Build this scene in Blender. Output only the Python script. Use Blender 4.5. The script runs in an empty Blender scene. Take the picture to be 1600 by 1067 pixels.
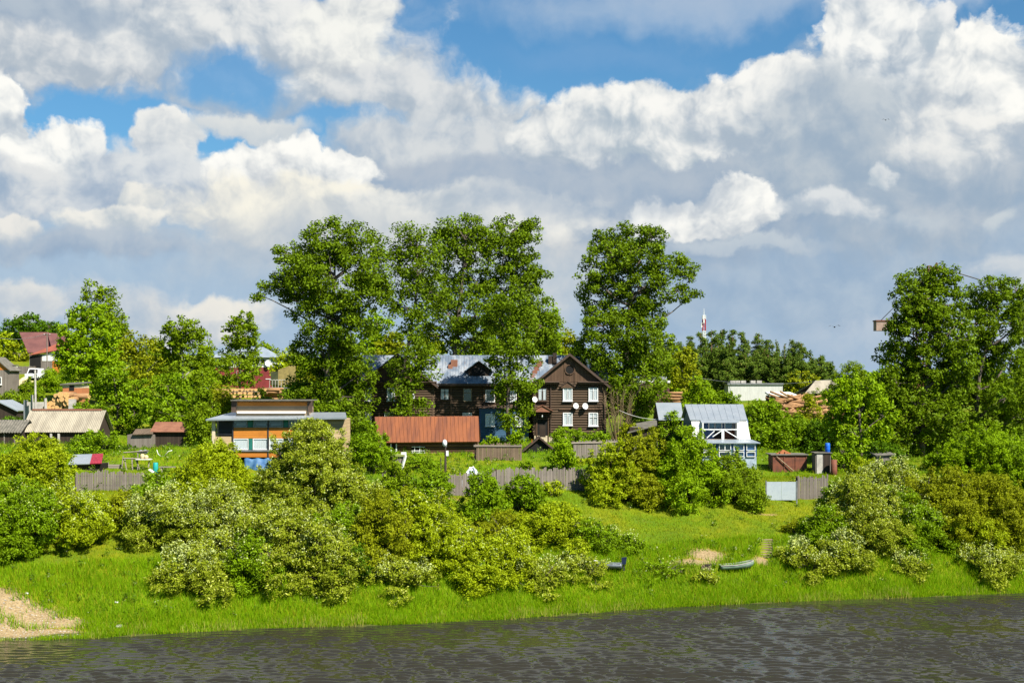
import bpy, math, random
import numpy as np
from mathutils import Vector, Matrix
R = math.radians
rng = np.random.default_rng(7)
random.seed(7)
sc = bpy.context.scene
col = sc.collection
F, HZ, CH = 2198.0, 600.0, 16.4      # focal length in photo pixels, horizon row, eye height above the river
EXPO = 1.20
COL = 0.84          # one measure for all paint and board colours

# ------------------------------------------------------------------ objects
def tag(o, label=None, cat=None, group=None, kind=None):
    if label: o['label'] = label
    if cat: o['category'] = cat
    if group: o['group'] = group
    if kind: o['kind'] = kind
    return o
def empty(name, loc, label=None, cat=None, group=None, rz=0.0):
    o = bpy.data.objects.new(name, None); col.objects.link(o)
    o.location = loc; o.rotation_euler.z = rz; o.empty_display_size = .3
    return tag(o, label, cat, group)
def np_mesh(name, verts, faces, mat=None, smooth=False):
    verts = np.asarray(verts, np.float32); faces = np.asarray(faces, np.int32)
    me = bpy.data.meshes.new(name)
    nf, k = faces.shape
    me.vertices.add(len(verts)); me.vertices.foreach_set('co', verts.ravel())
    me.loops.add(nf*k); me.loops.foreach_set('vertex_index', faces.ravel())
    me.polygons.add(nf)
    me.polygons.foreach_set('loop_start', np.arange(0, nf*k, k, dtype=np.int32))
    me.polygons.foreach_set('loop_total', np.full(nf, k, np.int32))
    me.update(calc_edges=True); me.validate()
    if smooth: me.polygons.foreach_set('use_smooth', np.ones(nf, bool))
    if mat: me.materials.append(mat)
    return me
def link(name, me, parent=None):
    o = bpy.data.objects.new(name, me); col.objects.link(o)
    if parent: o.parent = parent
    return o
class MB:
    def __init__(s): s.v = []; s.f = []
    def add(s, vs, fs):
        n = len(s.v); s.v += [tuple(p) for p in vs]; s.f += [tuple(i+n for i in f) for f in fs]; return s
    def box(s, x0, x1, y0, y1, z0, z1):
        return s.add([(x0,y0,z0),(x1,y0,z0),(x1,y1,z0),(x0,y1,z0),(x0,y0,z1),(x1,y0,z1),(x1,y1,z1),(x0,y1,z1)],
              [(3,2,1,0),(4,5,6,7),(0,1,5,4),(1,2,6,5),(2,3,7,6),(3,0,4,7)])
    def hexa(s, a, b):      # a: 4 bottom points, b: 4 top points, same winding
        return s.add(list(a)+list(b), [(3,2,1,0),(4,5,6,7),(0,1,5,4),(1,2,6,5),(2,3,7,6),(3,0,4,7)])
    def slab(s, pts, t):    # quad with thickness t downward along its normal
        p = [Vector(q) for q in pts]; n = (p[1]-p[0]).cross(p[3]-p[0]).normalized()
        if n.z < 0: n = -n
        return s.hexa([q-n*t for q in p], p)
    def prism(s, poly, y0, y1):   # polygon in xz extruded along y
        n = len(poly)
        return s.add([(x,y0,z) for x,z in poly]+[(x,y1,z) for x,z in poly],
              [tuple(range(n)), tuple(range(2*n-1,n-1,-1))]+[(i,i+n,(i+1)%n+n,(i+1)%n) for i in range(n)])
    def tube(s, pts, rad, n=6, cap=True):
        pts = [Vector(p) for p in pts]
        if not hasattr(rad,'__len__'): rad = [rad]*len(pts)
        base = len(s.v); m = len(pts)
        d0 = (pts[1]-pts[0]).normalized()
        ref = Vector((0,0,1)) if abs(d0.z) < .9 else Vector((1,0,0))
        for i,p in enumerate(pts):
            d = (pts[min(i+1,m-1)]-pts[max(i-1,0)])
            d = d.normalized() if d.length > 1e-9 else d0
            a = d.cross(ref)
            a = a.normalized() if a.length > 1e-6 else d.orthogonal().normalized()
            b = d.cross(a)
            for j in range(n):
                t = 2*math.pi*j/n
                s.v.append(tuple(p+(a*math.cos(t)+b*math.sin(t))*rad[i]))
        for i in range(m-1):
            for j in range(n):
                s.f.append((base+i*n+j, base+i*n+(j+1)%n, base+(i+1)*n+(j+1)%n, base+(i+1)*n+j))
        if cap:
            s.f.append(tuple(base+j for j in range(n-1,-1,-1))); s.f.append(tuple(base+(m-1)*n+j for j in range(n)))
        return s
    def ball(s, c, r, nu=10, nv=7):
        r = r if hasattr(r,'__len__') else (r,r,r)
        vs=[(c[0],c[1],c[2]-r[2])]; fs=[]
        for i in range(1,nv):
            a=-math.pi/2+math.pi*i/nv
            for j in range(nu):
                b=2*math.pi*j/nu
                vs.append((c[0]+r[0]*math.cos(a)*math.cos(b), c[1]+r[1]*math.cos(a)*math.sin(b), c[2]+r[2]*math.sin(a)))
        vs.append((c[0],c[1],c[2]+r[2]))
        for j in range(nu):
            fs.append((0,1+(j+1)%nu,1+j)); e=1+(nv-2)*nu
            fs.append((len(vs)-1,e+j,e+(j+1)%nu))
        for i in range(nv-2):
            for j in range(nu):
                fs.append((1+i*nu+j,1+i*nu+(j+1)%nu,1+(i+1)*nu+(j+1)%nu,1+(i+1)*nu+j))
        return s.add(vs,fs)
    def ribbed(s, p00, p10, p11, p01, n, amp, t=.03, sub=4):   # corrugated sheet: ribs run from edge p00-p10 to edge p01-p11
        a,b,c,d=[Vector(q) for q in (p00,p10,p11,p01)]
        nr=(b-a).cross(d-a).normalized()
        if nr.z<0: nr=-nr
        m=n*sub+1; vs=[]
        for i in range(m):
            u=i/(m-1); h=amp*math.sin(2*math.pi*i/sub)
            lo=a.lerp(b,u); hi=d.lerp(c,u)
            vs += [lo+nr*h, hi+nr*h, lo+nr*(h-t), hi+nr*(h-t)]
        fs=[]
        for i in range(m-1):
            k=4*i; q=k+4
            fs += [(k,q,q+1,k+1),(k+3,q+3,q+2,k+2),(k,k+2,q+2,q),(k+1,q+1,q+3,k+3)]
        fs += [(0,1,3,2),(4*(m-1),4*(m-1)+2,4*(m-1)+3,4*(m-1)+1)]
        return s.add(vs,fs)
    def mesh(s, name, mat, smooth=False):
        me = bpy.data.meshes.new(name); me.from_pydata([tuple(v) for v in s.v], [], s.f); me.update()
        if mat: me.materials.append(mat)
        if smooth:
            for p in me.polygons: p.use_smooth = True
        return me
    def build(s, name, mat, parent=None, smooth=False):
        return link(name, s.mesh(name, mat, smooth), parent)

# ------------------------------------------------------------------ terrain
SHX = np.array([-400,-80,-32.8,-27,-17.3,-8.7,0,9.4,19.3,40.4,100,500])
SHY = np.array([ 60, 83, 90.1,91.3,94.9,96.1,98.8,103,106,110.9,120,170])
PS = np.array([-60,-8,-2,0,1.2,2.5,4.5,8,18,24,41,60,90,150,200,300,700,3000])
PZ = np.array([-5,-2,-.5,.0,.35,1.0,2.2,3.3,6.1,7.3,9.4,9.9,12.2,15,15.8,16.2,19,30])
def smst(a,b,x):
    t=np.clip((x-a)/(b-a),0,1); return t*t*(3-2*t)
def _wob(X,Y):
    return (np.sin(X*.31+Y*.17)+np.sin(X*.13-Y*.41+1.3)+np.sin(X*.71+Y*.53+.5)*.5)*.11
def shore(X): return np.interp(X,SHX,SHY)
def gz(X,Y):
    X=np.asarray(X,float); Y=np.asarray(Y,float)
    s=Y-shore(X)+.35*np.sin(X*.45)+.25*np.sin(X*1.3+2)
    z=np.interp(s,PS,PZ)
    hill=7.0*smst(185,300,Y)*smst(-38,-75,X)
    return z+hill+_wob(X,Y)*smst(1.5,10,s)
def P(px,py,Y): k=Y/F; return Vector(((px-800)*k, Y, CH-(py-HZ)*k))
_YS=np.concatenate([np.arange(86,180,.25),np.arange(180,420,1.0)])
def on(px,py):      # ground point that lies under photo pixel (px,py)
    X=(px-800)*_YS/F; z=gz(X,_YS); q=HZ+(CH-z)*F/_YS
    i=np.nonzero(q<=py)[0]
    Y=_YS[i[0]] if len(i) else 170.0
    return Vector(((px-800)*Y/F,Y,float(gz((px-800)*Y/F,Y))))
def at(px,Y): X=(px-800)*Y/F; return Vector((X,Y,float(gz(X,Y))))

# ------------------------------------------------------------------ materials
def nt(m): m.use_nodes=True; t=m.node_tree; t.nodes.clear(); return t
class X_:        # a socket with arithmetic
    def __init__(s,t,k): s.t=t; s.k=k
    def _m(s,op,o=None,c=None,clamp=False):
        n=s.t.nodes.new('ShaderNodeMath'); n.operation=op; n.use_clamp=clamp
        for i,v in enumerate((s,o,c)):
            if v is None: continue
            if isinstance(v,X_): s.t.links.new(v.k,n.inputs[i])
            else: n.inputs[i].default_value=v
        return X_(s.t,n.outputs[0])
    def __add__(s,o): return s._m('ADD',o)
    def __sub__(s,o): return s._m('SUBTRACT',o)
    def __mul__(s,o): return s._m('MULTIPLY',o)
    def __truediv__(s,o): return s._m('DIVIDE',o)
    __radd__=__add__; __rmul__=__mul__
    def clamp(s): return s._m('ADD',0.0,clamp=True)
    def ma(s,a,b): return s._m('MULTIPLY_ADD',a,b)
    def ss(s,a,b,lo=0.,hi=1.,smooth=True):
        n=s.t.nodes.new('ShaderNodeMapRange'); n.interpolation_type='SMOOTHSTEP' if smooth else 'LINEAR'
        s.t.links.new(s.k,n.inputs[0])
        for i,v in enumerate((a,b,lo,hi)): n.inputs[1+i].default_value=v
        return X_(s.t,n.outputs[0])
def setin(t,sock,v):
    if isinstance(v,X_): t.links.new(v.k,sock)
    elif hasattr(v,'is_output'): t.links.new(v,sock)
    elif hasattr(v,'__len__') and len(v)==3 and sock.type=='RGBA': sock.default_value=(*v,1)
    else: sock.default_value=v
def mixc(t,f,a,b,mode='MIX'):
    n=t.nodes.new('ShaderNodeMix'); n.data_type='RGBA'; n.blend_type=mode
    setin(t,n.inputs[0],f); setin(t,n.inputs[6],a); setin(t,n.inputs[7],b)
    return n.outputs[2]
def ramp(t,fac,stops,interp='LINEAR'):
    n=t.nodes.new('ShaderNodeValToRGB'); cr=n.color_ramp; cr.interpolation=interp
    while len(cr.elements)<len(stops): cr.elements.new(.5)
    for e,(p,c) in zip(cr.elements,stops): e.position=p; e.color=(*c,1)
    setin(t,n.inputs[0],fac); return n.outputs[0]
def coords(t,kind='Object',scale=(1,1,1)):
    c=t.nodes.new('ShaderNodeTexCoord'); m=t.nodes.new('ShaderNodeMapping'); m.inputs['Scale'].default_value=scale
    t.links.new(c.outputs[kind],m.inputs[0]); return m.outputs[0]
def noise(t,vec,scale,detail=4,rough=.55,dist=0.0):
    n=t.nodes.new('ShaderNodeTexNoise'); n.inputs['Scale'].default_value=scale; n.inputs['Detail'].default_value=detail
    n.inputs['Roughness'].default_value=rough; n.inputs['Distortion'].default_value=dist
    if vec is not None: t.links.new(vec,n.inputs['Vector'])
    return X_(t,n.outputs[0])
def out(t,sh): o=t.nodes.new('ShaderNodeOutputMaterial'); t.links.new(sh,o.inputs[0]); return o
def bsdf(t,colr,rough=.8,metal=0.,spec=.3,bump=None,bs=.3,bd=.02):
    b=t.nodes.new('ShaderNodeBsdfPrincipled'); setin(t,b.inputs['Base Color'],colr); setin(t,b.inputs['Roughness'],rough)
    b.inputs['Metallic'].default_value=metal; b.inputs['Specular IOR Level'].default_value=spec
    if bump is not None:
        n=t.nodes.new('ShaderNodeBump'); n.inputs['Strength'].default_value=bs; n.inputs['Distance'].default_value=bd
        setin(t,n.inputs['Height'],bump); t.links.new(n.outputs[0],b.inputs['Normal'])
    return b.outputs[0]
def mk(name): return bpy.data.materials.new(name)
def m_plain(name,c,rough=.7,metal=0.,var=.35,scale=1.5,spec=.3,stretch=(1,1,1),c2=None):
    m=mk(name); t=nt(m); v=coords(t,'Object',stretch); c=tuple(x*COL for x in c)
    if c2: c2=tuple(x*COL for x in c2)
    n=noise(t,v,scale,5,.65)
    c2=c2 or tuple(x*(1-var) for x in c)
    cc=mixc(t,n.ss(.35,.68),c,c2)
    n2=noise(t,v,scale*9,3,.7)
    cc=mixc(t,n2.ss(.45,.8,0,.35),cc,tuple(x*.55 for x in c))
    out(t,bsdf(t,cc,rough,metal,spec,n2,.15,.01)); return m
def m_planks(name,c,c2,axis='x',width=.15,rough=.85,gap=.08,gapc=None):
    """boards side by side along the axis, every board its own tone, dark joints, grain along the board"""
    c=tuple(x*COL for x in c); c2=tuple(x*COL for x in c2)
    m=mk(name); t=nt(m); tc=t.nodes.new('ShaderNodeTexCoord'); sp=t.nodes.new('ShaderNodeSeparateXYZ')
    t.links.new(tc.outputs['Object'],sp.inputs[0]); ax={'x':0,'y':1,'z':2}[axis]
    a=X_(t,sp.outputs[ax])*(1/width); fl=a._m('FLOOR'); fr=a._m('FRACT')
    w=t.nodes.new('ShaderNodeTexWhiteNoise'); w.noise_dimensions='1D'; t.links.new(fl.k,w.inputs['W']); tone=X_(t,w.outputs[0])
    st=[.6,.6,.6]; st[ax]=9
    if axis=='x': st=[9,9,.6]
    g=noise(t,coords(t,'Object',st),2,5,.7)
    cc=mixc(t,(tone*.6+g*.6-.1).clamp(),c,c2)
    joint=(fr._m('LESS_THAN',gap)+fr._m('GREATER_THAN',1-gap)).clamp()
    cc=mixc(t,joint*.85,cc,gapc or tuple(x*.18 for x in c2))
    big=noise(t,coords(t,'Object'),.5,4,.6)
    cc=mixc(t,big.ss(.45,.75,0,.45),cc,tuple(x*.5 for x in c2))
    out(t,bsdf(t,cc,rough,0,.2,g,.25,.01)); return m
def m_leaf(name,c1,c2,c3=None,p3=.12,tr=.32,nscale=.55,dark=.55):
    """leaf-by-leaf colour (random per leaf) with patches of older and fresher leaves"""
    m=mk(name); t=nt(m); g=t.nodes.new('ShaderNodeNewGeometry'); r=X_(t,g.outputs['Random Per Island'])
    cc=mixc(t,r,c1,c2)
    n=noise(t,coords(t,'Object'),nscale,3,.6)
    cc=mixc(t,n.ss(.4,.68,0,.5),cc,tuple(x*dark for x in c1))
    if c3:
        r2=(r*37.7)._m('FRACT'); cc=mixc(t,r2._m('LESS_THAN',p3),cc,c3)
    d=t.nodes.new('ShaderNodeBsdfPrincipled'); t.links.new(cc,d.inputs['Base Color']); d.inputs['Roughness'].default_value=.5
    d.inputs['Specular IOR Level'].default_value=.06
    tl=t.nodes.new('ShaderNodeBsdfTranslucent')
    hs=mixc(t,.6,cc,(1.0,1.0,.15),'MULTIPLY'); t.links.new(hs,tl.inputs[0])
    mx=t.nodes.new('ShaderNodeMixShader'); mx.inputs[0].default_value=tr
    t.links.new(d.outputs[0],mx.inputs[1]); t.links.new(tl.outputs[0],mx.inputs[2])
    out(t,mx.outputs[0]); return m
M={}

# ------------------------------------------------------------------ sun, sky with clouds, camera
SUN_AZ, SUN_EL = 42.0, 47.0       # degrees: to the right of straight behind the camera, above the horizon
sd = Vector((math.cos(R(SUN_EL))*math.sin(R(SUN_AZ)), -math.cos(R(SUN_EL))*math.cos(R(SUN_AZ)), math.sin(R(SUN_EL))))
sun = bpy.data.lights.new('sun','SUN'); sun.energy=5.0; sun.angle=R(.53); sun.color=(1,.945,.85)
so = bpy.data.objects.new('sun',sun); col.objects.link(so); so.rotation_euler = sd.to_track_quat('Z','Y').to_euler(); so.location=(60,-60,120)
cam = bpy.data.cameras.new('camera'); co = bpy.data.objects.new('camera',cam); col.objects.link(co)
co.location=(0,0,CH); co.rotation_euler=(R(90),0,0)
cam.sensor_width=36; cam.lens=36*F/1600; cam.shift_y=(HZ-533.5)/1600; cam.clip_end=6000; cam.clip_start=.5
sc.camera=co
sc.view_settings.view_transform='Standard'; sc.view_settings.look='None'; sc.view_settings.exposure=EXPO; sc.view_settings.gamma=1
w=bpy.data.worlds.new('World'); sc.world=w; w.use_nodes=True; t=w.node_tree; t.nodes.clear()
BG=.1
def srgb(r,g,b):
    f=lambda c:((c/255+.055)/1.055)**2.4 if c>10 else c/255/12.92
    return tuple(f(c) for c in (r,g,b))
def skyc(r,g,b):   # photo colour -> radiance colour ahead of the strength and exposure
    return tuple(c/BG/2**EXPO for c in srgb(r,g,b))
def uv(px,py):     # photo pixel -> azimuth / slope coordinates of the sky (10 units per radian)
    az=math.atan((px-800)/F); return az*10,(HZ-py)/F*math.cos(az)*10
ns=t.nodes; L=t.links
tc=ns.new('ShaderNodeTexCoord'); sp=ns.new('ShaderNodeSeparateXYZ'); L.new(tc.outputs['Generated'],sp.inputs[0])
x,y,z=[X_(t,o) for o in sp.outputs]
U=x._m('ARCTAN2',y)*10.0
V=(z/((x*x+y*y)._m('SQRT')))*10.0
cb=ns.new('ShaderNodeCombineXYZ'); L.new(U.k,cb.inputs[0]); L.new(V.k,cb.inputs[1]); UV=cb.outputs[0]
def vm(op,a,b=None,c=None):
    n=ns.new('ShaderNodeVectorMath'); n.operation=op
    for i,q in enumerate((a,b,c)):
        if q is None: continue
        if hasattr(q,'is_output'): L.new(q,n.inputs[i])
        else: n.inputs[i].default_value=q
    return n.outputs
def wnoise(vec,scale,detail,rough,off=0.0,typ='FBM'):
    n=ns.new('ShaderNodeTexNoise'); n.noise_dimensions='2D'; n.inputs['Scale'].default_value=scale
    n.inputs['Detail'].default_value=detail; n.inputs['Roughness'].default_value=rough
    L.new(vm('ADD',vec,(off,off*1.7,off*.3))[0],n.inputs['Vector']); return n
def billow(vec,scale,detail=4.0,rough=.55):
    n=ns.new('ShaderNodeTexVoronoi'); n.voronoi_dimensions='2D'; n.feature='F1'; n.inputs['Scale'].default_value=scale
    n.inputs['Detail'].default_value=detail; n.inputs['Roughness'].default_value=rough;
    n.normalize=True
    L.new(vec,n.inputs['Vector']); return X_(t,n.outputs['Distance'])
# gentle warp so that no cloud keeps a plain outline
wn=wnoise(UV,1.3,4,.55,3.1)
warp=vm('MULTIPLY_ADD',vm('SUBTRACT',wn.outputs['Color'],(.5,.5,.5))[0],(.50,.40,0),UV)[0]
wn2=wnoise(UV,5.0,5,.6,7.7)
warp=vm('MULTIPLY_ADD',vm('SUBTRACT',wn2.outputs['Color'],(.5,.5,.5))[0],(.13,.13,0),warp)[0]
wb=vm('MULTIPLY_ADD',vm('SUBTRACT',wn.outputs['Color'],(.5,.5,.5))[0],(.28,.28,0),UV)[0]
H0=billow(wb,2.3)*-1.0+1.0
ld=(.07,.10,0)
H1=billow(vm('ADD',wb,ld)[0],2.3)*-1.0+1.0
lite=(H0-H1)                       # > 0 where a billow faces the sun (up and right)
fb=X_(t,wnoise(warp,2.2,6,.6,1.0).outputs[0])-.5
fine=X_(t,wnoise(warp,6.0,5,.65,5.0).outputs[0])-.5
edge=(H0-.62)*1.3+fb*.75+fine*.55  # pushes an outline in and out
# blue sky
sky=ns.new('ShaderNodeTexSky'); sky.sky_type='NISHITA'; sky.sun_disc=False; sky.sun_elevation=R(SUN_EL)
sky.sun_rotation=math.atan2(sd.x,sd.y); sky.ozone_density=3.0; sky.air_density=1.0; sky.dust_density=.6
SKYGAIN=(.25,.43,.51)
blue=mixc(t,1.0,sky.outputs[0],SKYGAIN,'MULTIPLY')
cur=blue
def blob(px,py,rx,ry,lit,shd,soft=.16,amp=.55,la=1.0,grad=.55,op=1.0,gdir=(.35,.94),bias=.54):
    """one cloud: ellipse in azimuth/slope with a billowed outline; lit on the sunny side, grey below"""
    global cur
    cu,cv=uv(px,py); ru,rv=rx/F*10,ry/F*10
    p=vm('MULTIPLY_ADD',warp,(1/ru,1/rv,0),(-cu/ru,-cv/rv,0))[0]
    ln=X_(t,vm('LENGTH',p)[1])
    m=(edge.ma(-amp,ln)).ss(1.0+soft,1.0-soft,0,op)
    g=X_(t,vm('DOT_PRODUCT',p,(gdir[0],gdir[1],0))[1]).ma(grad*.5,bias)
    g=(lite.ma(la*2.1,g)+fb*.55).ss(0,1,0,1)
    c=mixc(t,g,skyc(*shd),skyc(*lit))
    cur=mixc(t,m,cur,c)
def hole(px,py,rx,ry,op=.9,soft=.35,amp=.5):
    global cur
    cu,cv=uv(px,py); ru,rv=rx/F*10,ry/F*10
    p=vm('MULTIPLY_ADD',warp,(1/ru,1/rv,0),(-cu/ru,-cv/rv,0))[0]
    m=(edge.ma(amp,X_(t,vm('LENGTH',p)[1]))).ss(1.0+soft,1.0-soft,0,op)
    cur=mixc(t,m,cur,blue)
W=(255,254,248); WC=(250,246,232); G1=(196,202,208); G2=(168,182,198); G3=(150,172,196); GB=(142,170,200)
# clouds higher up than the picture reaches: the river mirrors them
blob(500,-330,1300,190,(236,237,236),(190,199,208),soft=.3,amp=.5,la=.8)
blob(1500,-560,1200,200,(240,240,238),(190,199,208),soft=.3,amp=.5,la=.8)
blob(200,-950,1500,260,(236,237,236),(190,199,208),soft=.35,amp=.5,la=.8,op=.9)
# far grey-blue sheet low over the land
blob(800,520,4000,300,(186,206,222),(158,184,210),soft=.30,amp=.22,la=.25,grad=-.25,bias=.45)
blob(1350,330,520,190,(182,198,213),(150,175,201),soft=.30,amp=.35,la=.5,grad=.3)
# top left bank
blob(170,40,330,110,(200,206,211),(160,176,195),soft=.25,amp=.5,la=.9)
blob(420,170,300,60,(182,195,208),(160,180,200),soft=.4,amp=.6,la=.8,op=.9)
blob(110,70,200,60,(236,236,234),(176,188,200),soft=.25,amp=.5,la=1.1)
blob(420,60,260,85,(235,236,234),(172,186,200),soft=.22,amp=.55,la=1.1)
blob(560,70,95,80,(246,246,240),(190,198,206),soft=.16,amp=.5,la=1.1)
blob(668,84,44,30,(236,236,234),(190,198,206),soft=.16,amp=.45)
blob(620,150,120,45,(226,228,228),(172,186,200),soft=.2,amp=.5)
blob(770,160,62,36,(246,245,240),(180,192,204),soft=.18,amp=.5)
blob(60,20,130,25,(168,184,200),(150,170,192),soft=.4,amp=.4,op=.85)
# gaps of blue
hole(170,205,170,62,1.0,.25)
hole(360,125,85,45,.9,.35)
hole(300,215,70,40,.85,.35)
hole(525,195,80,30,.9,.35)
hole(620,190,50,16,.7,.4)
hole(340,230,40,40,.8,.4)
hole(860,70,230,80,1.0,.25)
hole(1180,60,110,40,.9,.3)
hole(660,30,40,40,.9,.3)
hole(1530,40,90,40,.95,.3)
# wisps in the blue
blob(1060,15,260,36,(200,210,222),(170,192,216),soft=.7,amp=.5,la=.4,op=.6)
blob(940,95,120,18,(140,176,214),(120,164,210),soft=.8,amp=.5,la=.3,op=.3)
blob(1480,14,60,14,(200,212,224),(170,192,216),soft=.7,amp=.6,la=.3,op=.7)
# long right bank
blob(1050,290,360,120,(178,190,203),(150,171,194),soft=.25,amp=.4,la=.7)
blob(1430,230,250,150,(190,199,208),(156,176,196),soft=.25,amp=.4,la=.8)
blob(680,230,160,60,(216,220,222),(165,182,200),soft=.2,amp=.45,la=1.)
blob(900,200,100,52,(244,244,240),(172,186,200),soft=.14,amp=.5,la=1.1)
blob(1040,190,120,58,(250,249,244),(176,190,202),soft=.12,amp=.5,la=1.1)
blob(1190,165,105,62,(250,249,244),(172,186,200),soft=.12,amp=.5,la=1.15)
blob(1370,85,90,100,(250,250,246),(170,185,200),soft=.10,amp=.5,la=1.15)
blob(1462,45,28,34,(244,244,242),(180,194,206),soft=.12,amp=.4)
blob(1545,120,85,72,(255,254,248),(178,190,202),soft=.10,amp=.5,la=1.1)
blob(1330,215,150,90,(190,200,208),(158,177,196),soft=.3,amp=.5,la=.9,op=.85)
blob(1480,215,70,60,(246,245,240),(180,192,204),soft=.3,amp=.6,la=1.0,op=.85)
# left cumulus
blob(12,185,34,60,W,(182,194,206),soft=.10,amp=.5,la=1.1)
blob(95,265,75,62,W,(176,190,204),soft=.10,amp=.5,la=1.2)
blob(40,300,110,42,(226,228,228),(158,178,200),soft=.25,amp=.5)
blob(258,225,46,56,(240,240,236),(186,197,208),soft=.12,amp=.45,la=1.)
blob(215,290,110,60,(222,226,228),(165,182,202),soft=.25,amp=.5,la=.9)
blob(390,198,92,19,(226,228,226),(190,202,212),soft=.3,amp=.16,la=.25)
blob(700,285,220,42,(180,191,204),(156,176,198),soft=.35,amp=.5,la=.8)
blob(440,272,112,62,W,(196,203,210),soft=.09,amp=.5,la=1.15)
blob(525,262,70,40,W,(190,199,208),soft=.10,amp=.5,la=1.1)
blob(480,335,190,58,WC,(200,206,210),soft=.18,amp=.5,la=1.,grad=.4)
blob(720,330,190,40,(240,239,232),(185,196,206),soft=.2,amp=.5,la=1.)
blob(810,345,105,44,(246,244,236),(190,200,209),soft=.2,amp=.55,la=1.,op=.95)
blob(640,405,150,40,(228,228,224),(184,197,209),soft=.35,amp=.55,la=.9,op=.9)
blob(560,395,260,60,(206,211,214),(176,190,204),soft=.45,amp=.5,la=.6,op=.8)
blob(212,315,30,22,(240,238,230),(190,200,208),soft=.2,amp=.5)
blob(180,350,75,22,(242,240,232),(184,196,206),soft=.2,amp=.5)
blob(30,352,40,18,(236,234,228),(184,196,206),soft=.2,amp=.5)
blob(160,385,150,22,(190,200,210),(152,174,198),soft=.4,amp=.4,la=.6)
# small bright cloud on the right and its streak
blob(1075,345,92,34,W,(196,203,210),soft=.12,amp=.45,la=1.)
blob(1150,325,62,52,W,(190,199,208),soft=.10,amp=.45,la=1.1)
blob(1290,330,66,24,(222,226,228),(176,190,204),soft=.25,amp=.6)
blob(1170,390,110,10,(196,206,214),(180,194,208),soft=.5,amp=.2,la=.2)
blob(1378,278,14,16,(222,226,228),(180,194,206),soft=.3,amp=.5)
blob(1420,345,50,14,(196,206,214),(170,188,206),soft=.6,amp=.6,op=.6)
blob(1560,345,20,16,(206,214,218),(176,192,208),soft=.4,amp=.5,op=.8)
# low cream clouds over the roofs
blob(340,500,110,34,(240,236,226),(190,200,210),soft=.25,amp=.55,la=.9,op=.95)
blob(25,465,62,30,(232,230,224),(190,200,210),soft=.35,amp=.55,la=.8,op=.85)
blob(870,440,70,60,(214,216,216),(186,198,208),soft=.5,amp=.5,op=.7)
blob(1580,425,70,24,(216,220,222),(172,190,208),soft=.4,amp=.5,op=.8)
blob(1480,530,200,26,(196,206,218),(170,190,210),soft=.6,amp=.5,la=.4,op=.8)
blob(180,480,120,30,(222,222,220),(180,194,208),soft=.4,amp=.6,la=.8,op=.7)
blob(900,300,200,40,(180,192,205),(156,176,198),soft=.5,amp=.5,la=.6,op=.7)
blob(1200,545,260,24,(176,194,212),(160,184,208),soft=.6,amp=.4,op=.7)

bg=ns.new('ShaderNodeBackground'); bg.inputs[1].default_value=BG; L.new(cur,bg.inputs[0])
wo=ns.new('ShaderNodeOutputWorld'); L.new(bg.outputs[0],wo.inputs[0])

WAVE=.012
STEEP=.42
# ------------------------------------------------------------------ ground
def terrain():
    xs=np.concatenate([np.linspace(-1400,-130,24),np.linspace(-120,-52,40),np.linspace(-51,62,240),np.linspace(64,130,40),np.linspace(140,1400,24)])
    ys=np.concatenate([np.linspace(55,82,8),np.linspace(84,135,170),np.linspace(135.5,200,100),np.linspace(203,420,60),np.geomspace(440,3200,30)])
    Xg,Yg=np.meshgrid(xs,ys); Z=gz(Xg,Yg)
    nx,ny=len(xs),len(ys); v=np.stack([Xg.ravel(),Yg.ravel(),Z.ravel()],1)
    i=np.arange(nx*ny).reshape(ny,nx)
    f=np.stack([i[:-1,:-1].ravel(),i[:-1,1:].ravel(),i[1:,1:].ravel(),i[1:,:-1].ravel()],1)
    me=np_mesh('ground',v,f,M['ground'],True)
    # bare sand: the landing at the left edge, worn places on the meadow
    X,Y=v[:,0],v[:,1]; s=Y-shore(X)
    sand=np.zeros(len(v))
    def spot(px,py,rx,ry,a=1.0):
        nonlocal sand
        c=on(px,py); d=np.sqrt(((X-c.x)/rx)**2+((Y-c.y)/ry)**2); sand=np.maximum(sand,a*np.clip(1.5-d,0,1))
    spot(-5,938,2.0,1.3,1.1); spot(25,952,1.6,1.0,1.1); spot(55,968,1.7,1.0,1.1); spot(95,975,1.7,.55,1.0); spot(20,992,2.6,.7,1.1); spot(85,990,2.2,.6,1.1); spot(-20,990,4,2,1.1); spot(180,978,1.2,.35,.7); spot(130,972,1.0,.3,.8)
    spot(1105,868,1.5,1.1,.95); spot(1085,878,2.2,.6,.75); spot(1190,878,.8,.6,.9); spot(1040,892,2.5,.5,.55); spot(1190,752,30,.01,0)
    spot(700,780,1.2,.5,.6); spot(800,782,1.2,.4,.5); spot(1180,803,2.0,.25,.7)
    spot(120,640,4,3,.5)
    mud=np.clip(1.35-s/.8,0,1)
    at_=me.attributes.new('sand','FLOAT','POINT'); at_.data.foreach_set('value',np.maximum(sand,0).astype(np.float32))
    at_=me.attributes.new('mud','FLOAT','POINT'); at_.data.foreach_set('value',mud.astype(np.float32))
    tag(link('ground',me),kind='structure')
m=mk('ground'); t_=nt(m); v_=coords(t_,'Object')
n1=noise(t_,v_,.16,5,.6); n2=noise(t_,v_,.9,6,.7); n3=noise(t_,v_,7,4,.7)
c_=mixc(t_,n1.ss(.38,.64),(.080,.140,.003),(.145,.160,.004))
c_=mixc(t_,n2.ss(.42,.7,0,.65),c_,(.052,.10,.007))
c_=mixc(t_,n3.ss(.5,.8,0,.5),c_,(.15,.145,.008))
a_=t_.nodes.new('ShaderNodeAttribute'); a_.attribute_name='sand'; sa=X_(t_,a_.outputs['Fac'])
b_=t_.nodes.new('ShaderNodeAttribute'); b_.attribute_name='mud'; mu=X_(t_,b_.outputs['Fac'])
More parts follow.
